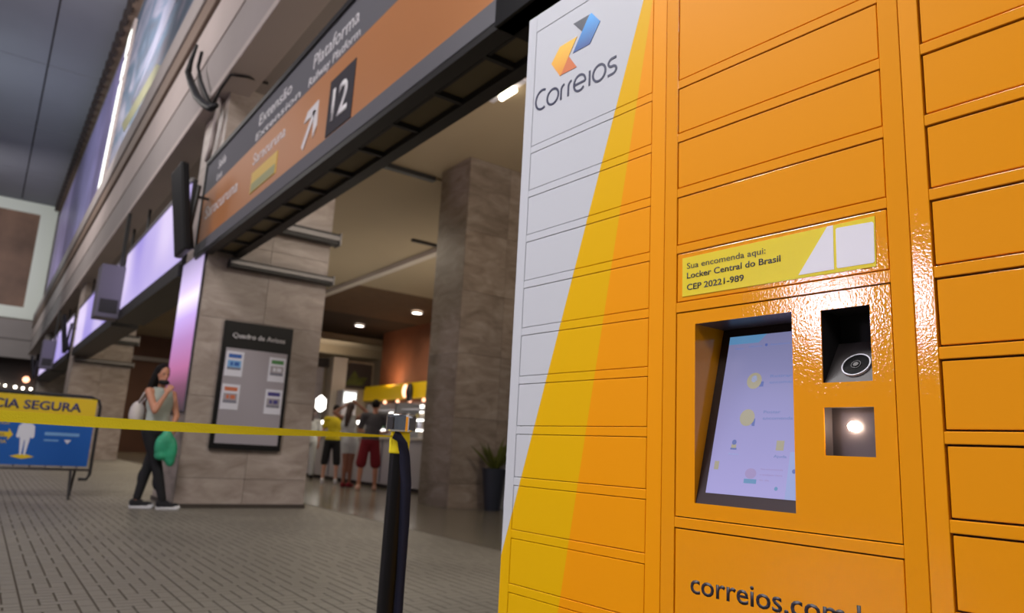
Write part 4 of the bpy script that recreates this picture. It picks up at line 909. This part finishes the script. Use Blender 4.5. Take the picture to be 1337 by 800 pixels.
def person(loc, rz, J, H, label, skin, hair, top, bottom, shoes, opts):
    """J: joints in the local frame (x right in view, y away, z up), metres"""
    root = thing('person', label, 'person', loc, rz)
    V = {k: Vector(v) for k, v in J.items()}; mb = MB(); vox = opts.get('vox', .010)
    hd = V['head']; fd = Vector(opts['face']).normalized(); sd = Vector((fd.y, -fd.x, 0)).normalized(); up = Vector((0, 0, 1))
    q = fd.to_track_quat('Y', 'Z'); k = H / 1.7
    mb.ball(hd + up * .02 * k, (.075 * k, .092 * k, .105 * k), 16, q); mb.ball(hd + fd * .025 * k - up * .055 * k, (.052 * k, .062 * k, .06 * k), 14, q)
    mb.capsule(hd + fd * .082 * k + up * .01 * k, hd + fd * .102 * k - up * .022 * k, .009 * k, .014 * k, 8)        # nose
    for s in (-1, 1): mb.ball(hd + sd * s * .077 * k, (.012 * k, .02 * k, .032 * k), 8, q)                        # ears
    mb.ball(hd + fd * .082 * k - up * .055 * k, (.022 * k, .012 * k, .012 * k), 8, q)
    mb.capsule(V['neck'], hd - up * .05 * k, .055 * k, .048 * k)
    sl, sr, hp, ch = V['shL'], V['shR'], V['hip'], V['chest']
    ax = (sl - sr).normalized(); tq = Vector((-ax.y, ax.x, 0)).to_track_quat('Y', 'Z')
    def torso(m, g=0, low=None, tank=False):
        m.ball(ch, (.155 * k + g, .105 * k + g, .19 * k + g), 16, tq); m.ball((ch + hp) / 2, (.135 * k + g, .095 * k + g, .20 * k + g), 16, tq); m.ball(hp + up * .03, (.16 * k + g, .115 * k + g, .14 * k + g), 16, tq)
        if tank: m.capsule(sr.lerp(sl, .22), sl.lerp(sr, .22), .050 * k + g, .050 * k + g); return
        m.capsule(sr + up * 0, sl + up * 0, .052 * k + g, .052 * k + g)
        m.capsule(V['neck'] - up * .02, (sr + sl) / 2, .06 * k, .07 * k)
    torso(mb)
    for S in 'LR':
        sh, el, ha = V['sh' + S], V['el' + S], V['ha' + S]
        mb.capsule(sh, el, .048 * k, .037 * k); mb.capsule(el, ha, .037 * k, .025 * k)
        d = (ha - el).normalized(); hand(mb, ha, opts.get('hd' + S, d), opts.get('hn' + S, (-ax.y, ax.x, 0)), k, opts.get('curl' + S, .6))
        hj = hp + ax * (.085 * k if S == 'L' else -.085 * k) - up * .02; kn, an = V['kn' + S], V['an' + S]; td = Vector(opts.get('toe' + S, opts.get('toe', (1, 0, 0)))).normalized()
        mb.capsule(hj, kn, .085 * k, .055 * k); mb.capsule(kn, an, .055 * k, .036 * k); mb.ball(kn * .65 + an * .35 - td * .012, (.052 * k, .052 * k, .11 * k), 10)
        fz = Vector((an.x, an.y, .035)); mb.capsule(an, fz - td * .02, .036 * k, .034 * k); mb.capsule(fz - td * .02, fz + td * .13 * k, .034 * k, .028 * k)
    body = mb.build('body', skin, root, local=True, remesh=vox, sm_it=2)
    # eyes and mouth
    for s in (-1, 1): MB().ball(hd + fd * .083 * k + sd * s * .031 * k + up * .014 * k, .011 * k, 8).build('eye', 'eye', body, local=True, smooth=True)
    if not opts.get('mask'): MB().ball(hd + fd * .087 * k - up * .052 * k, (.022 * k, .010 * k, .006 * k), 8, q).build('mouth', 'lip', body, local=True, smooth=True)
    # hair
    hm = MB(); hm.ball(hd - fd * .018 * k + up * .038 * k, (.088 * k, .098 * k, .105 * k), 16, q)
    for a, b, r0, r1 in opts.get('hair', []): hm.capsule(hd + Vector(a), hd + Vector(b), r0, r1)
    if opts.get('short'): hm = MB(); hm.ball(hd - fd * .022 * k + up * .036 * k, (.083 * k, .090 * k, .096 * k), 16, q)
    ho = hm.build('hair', hair, root, local=True, remesh=vox, sm_it=2)
    # top
    tm = MB(); torso(tm, .014, tank=not opts.get('sleeve', 0))
    if opts.get('hem'): tm.ball(hp + up * opts['hem'], (.175 * k, .13 * k, .10 * k), 16, tq)
    for S in 'LR':
        slv = opts.get('sleeve', 0)
        if slv: tm.capsule(V['sh' + S], V['sh' + S].lerp(V['el' + S], slv), .066 * k, .056 * k)
    if top: tm.build('top', top, root, local=True, remesh=.014, sm_it=2)
    # trousers / shorts
    bmh = MB(); bmh.ball(hp - up * .01, (.178 * k, .132 * k, .13 * k), 16, tq); lg_ = opts.get('leglen', 1.0)
    for S in 'LR':
        hj = hp + ax * (.085 * k if S == 'L' else -.085 * k) - up * .02; kn, an = V['kn' + S], V['an' + S]; wd_ = opts.get('legw', .008)
        if lg_ >= 1: bmh.capsule(hj, kn, .092 * k, .058 * k + wd_); bmh.capsule(kn, kn.lerp(an, .93), .058 * k + wd_, .040 * k + wd_); td = Vector(opts.get('toe' + S, opts.get('toe', (1, 0, 0)))).normalized(); bmh.ball(kn * .65 + an * .35 - td * .012, (.064 * k, .064 * k, .125 * k), 12)
        else: bmh.capsule(hj, hj.lerp(kn, lg_ * 1.15), .098 * k, .075 * k + wd_)
    bmh.build('trousers' if lg_ >= 1 else 'shorts', bottom, root, local=True, remesh=.012, sm_it=2)
    for S in 'LR':
        an = V['an' + S]; td = Vector(opts.get('toe' + S, opts.get('toe', (1, 0, 0)))).normalized(); fz = Vector((an.x, an.y, .045))
        sm = MB(); sm.capsule(fz - td * .03, fz + td * .15 * k, .043 * k, .036 * k); sm.capsule(fz - td * .03 + up * .025, fz + td * .04 + up * .025, .046 * k, .04 * k)
        so = sm.build('shoe', shoes, root, local=True, remesh=.010, sm_it=1)
        if opts.get('sole'):
            s2 = MB(); s2.capsule(fz - td * .035 - up * .022, fz + td * .165 * k - up * .022, .040 * k, .037 * k)
            s2.build('sole', 'shoe_white', so, local=True, remesh=.009, sm_it=1); s3 = MB().capsule(fz + td * .15 * k - up * .012, fz + td * .175 * k - up * .016, .038 * k, .03 * k); s3.build('toe_cap', 'shoe_white', so, local=True, smooth=True)
    return root

RZ = R(-35.0 + 22)   # camera-facing frames differ slightly with direction
wl = (1.785, 9.56, 0)
rzw = -math.atan2(wl[0], wl[1])
W = dict(head=(-.085, .0, 1.555), neck=(-.085, .03, 1.40), chest=(-.07, .02, 1.22), shR=(-.20, -.07, 1.345), shL=(.055, .11, 1.335), hip=(-.07, .02, .90),
         elR=(-.11, -.20, 1.12), haR=(-.015, -.17, 1.33), elL=(.13, .06, 1.08), haL=(.10, -.08, .95), knR=(.0, -.03, .47), anR=(.11, -.04, .09), knL=(-.10, .08, .49), anL=(-.17, .08, .10))
wm = person(wl, rzw, W, 1.65, 'woman in pale top and black leggings walking past the pillar, black mask under chin', 'skin', 'hair', 'sage_cloth', 'black_cloth', 'black_cloth',
            dict(face=(.5, -.86, -.08), toe=(1, -.15, 0), vox=.009, mask=True, hem=.02, sole=True, hdR=(.35, .1, .8), hnR=(.2, .9, 0), curlR=1.0, hdL=(.0, -.1, -1), curlL=1.4,
                 hair=[((-.03, .03, .03), (-.08, .04, -.15), .075, .07), ((-.08, .04, -.15), (-.11, .05, -.30), .07, .035), ((-.07, -.02, .0), (-.11, -.05, -.18), .035, .03)]))
hd = Vector(W['head']); fd = Vector((.5, -.86, -.08)).normalized()
MB().ball(hd + fd * .055 - Vector((0, 0, .085)), (.062, .062, .034), 14, fd.to_track_quat('Y', 'Z')).build('face_mask', 'mask', wm, local=True, smooth=True)
cw, sw = math.cos(rzw), math.sin(rzw)
def wpos(v): return Vector((wl[0] + v[0] * cw - v[1] * sw, wl[1] + v[0] * sw + v[1] * cw, v[2]))
bagp = wpos((.055, -.15, .62))
gb = thing('plastic_bag', 'green plastic carrier bag hanging from the woman\'s hand', 'bag', tuple(bagp), rzw)
bmg = MB(); bmg.ball((.0, 0, .13), (.085, .06, .17), 16); bmg.ball((-.045, 0, .10), (.075, .055, .14), 14); bmg.ball((.06, 0, .05), (.075, .055, .17), 14); bmg.ball((.075, 0, -.05), (.05, .045, .08), 12); bmg.ball((-.03, 0, .0), (.08, .055, .06), 12)
bmg.build('bag_body', 'bag_green', gb, local=True, remesh=.012, sm_it=2)
hl = Vector(W['haL']) - Vector((.055, -.15, .62))
for s in (-.05, .05): MB().tube([(s, 0, .20), (hl.x * .7 + s * .3, hl.y * .6, hl.z * .8 - .03), (hl.x, hl.y + .01, hl.z - .06)], [.02, .014, .010], 8).build('bag_handle', 'bag_green', gb, local=True, smooth=True)
sp_ = wpos((-.30, .04, 1.05))
sb = thing('shoulder_bag', 'off-white shoulder bag behind the woman\'s back', 'bag', tuple(sp_), rzw)
MB().ball((0, 0, .02), (.085, .11, .16), 16).build('bag_body', 'bag_white', sb, local=True, smooth=True)
MB().tube([(.0, -.05, .14), (.05, -.10, .27), (.10, -.10, .335), (.145, -.04, .345), (.12, .05, .30), (.02, .07, .14)], .011, 8).build('strap', 'bag_white', sb, local=True, smooth=True)

def stand(dx=0, lean=0, k=1.0, sh=.20, feet=.14, arms='front'):
    J = dict(head=(dx, -.0 + lean * 1.2, 1.60), neck=(dx, lean, 1.45), chest=(dx, lean * .8, 1.26), shR=(dx - sh, lean * .9, 1.40), shL=(dx + sh, lean * .9, 1.40), hip=(0, 0, .93), knR=(-feet * .9, .0, .50), anR=(-feet, 0, .09), knL=(feet * .9, 0, .50), anL=(feet, 0, .09))
    if arms == 'front': J.update(elR=(dx - sh - .06, lean + .02, 1.12), haR=(dx - sh + .04, lean + .24, 1.10), elL=(dx + sh + .06, lean + .02, 1.12), haL=(dx + sh - .04, lean + .24, 1.10))
    if arms == 'down': J.update(elR=(dx - sh - .05, lean, 1.10), haR=(dx - sh - .03, lean + .06, .86), elL=(dx + sh + .05, lean, 1.10), haL=(dx + sh + .03, lean + .06, .86))
    if arms == 'up': J.update(elR=(dx - sh - .16, lean, 1.50), haR=(dx - .10, lean + .05, 1.66), elL=(dx + sh + .18, lean + .02, 1.55), haL=(dx + .13, lean + .03, 1.70))
    return {a: tuple(c * k for c in v) for a, v in J.items()}
def at(x, y): return (x, y, 0), -math.atan2(x, y)
l_, r_ = at(6.33, 13.55); person(l_, r_, stand(.05, .06, 1.03, .21, .15), 1.75, 'man seen from behind in a dark grey shirt and dark red shorts', 'skin', 'hair', 'grey_cloth', 'red_cloth', 'skin_light',
    dict(face=(.1, 1, -.1), short=True, sleeve=.75, leglen=.85, legw=.03, toe=(0, 1, 0), toeR=(-.2, 1, 0), vox=.012, hem=.06))
l_, r_ = at(6.25, 14.35); person(l_, r_, stand(-.05, .03, 1.0, .16, .06, 'up'), 1.66, 'person with long dark hair and raised arms', 'skin_dark', 'hair_brown', 'white_cloth', 'white_cloth', 'red_cloth',
    dict(face=(-.3, 1, 0), leglen=.42, legw=.0, toe=(.5, 1, 0), vox=.012, hair=[((0, -.03, .02), (-.03, -.09, -.15), .075, .07), ((-.03, -.09, -.15), (-.05, -.12, -.34), .07, .045)]))
l_, r_ = at(6.45, 15.75); person(l_, r_, stand(.02, .05, 1.0, .19, .14), 1.68, 'person in a yellow shirt and black shorts at the food counter', 'skin_light', 'hair', 'yellow_cloth', 'black_cloth', 'shoe_white',
    dict(face=(.1, 1, -.2), short=True, sleeve=.6, leglen=.95, legw=.01, toe=(0, 1, 0), vox=.012, hem=.02))
l_, r_ = at(6.6, 17.5); person(l_, r_, stand(-.02, .05, .98, .18, .10, 'down'), 1.64, 'person in white clothes beside the pillar, left of the yellow shirt', 'skin', 'hair_brown', 'white_cloth', 'white_cloth', 'black_cloth',
    dict(face=(.3, 1, -.1), sleeve=.7, toe=(0, 1, 0), legw=.02, vox=.012, hem=.02, hair=[((0, -.03, 0), (0, -.07, -.14), .07, .06)]))
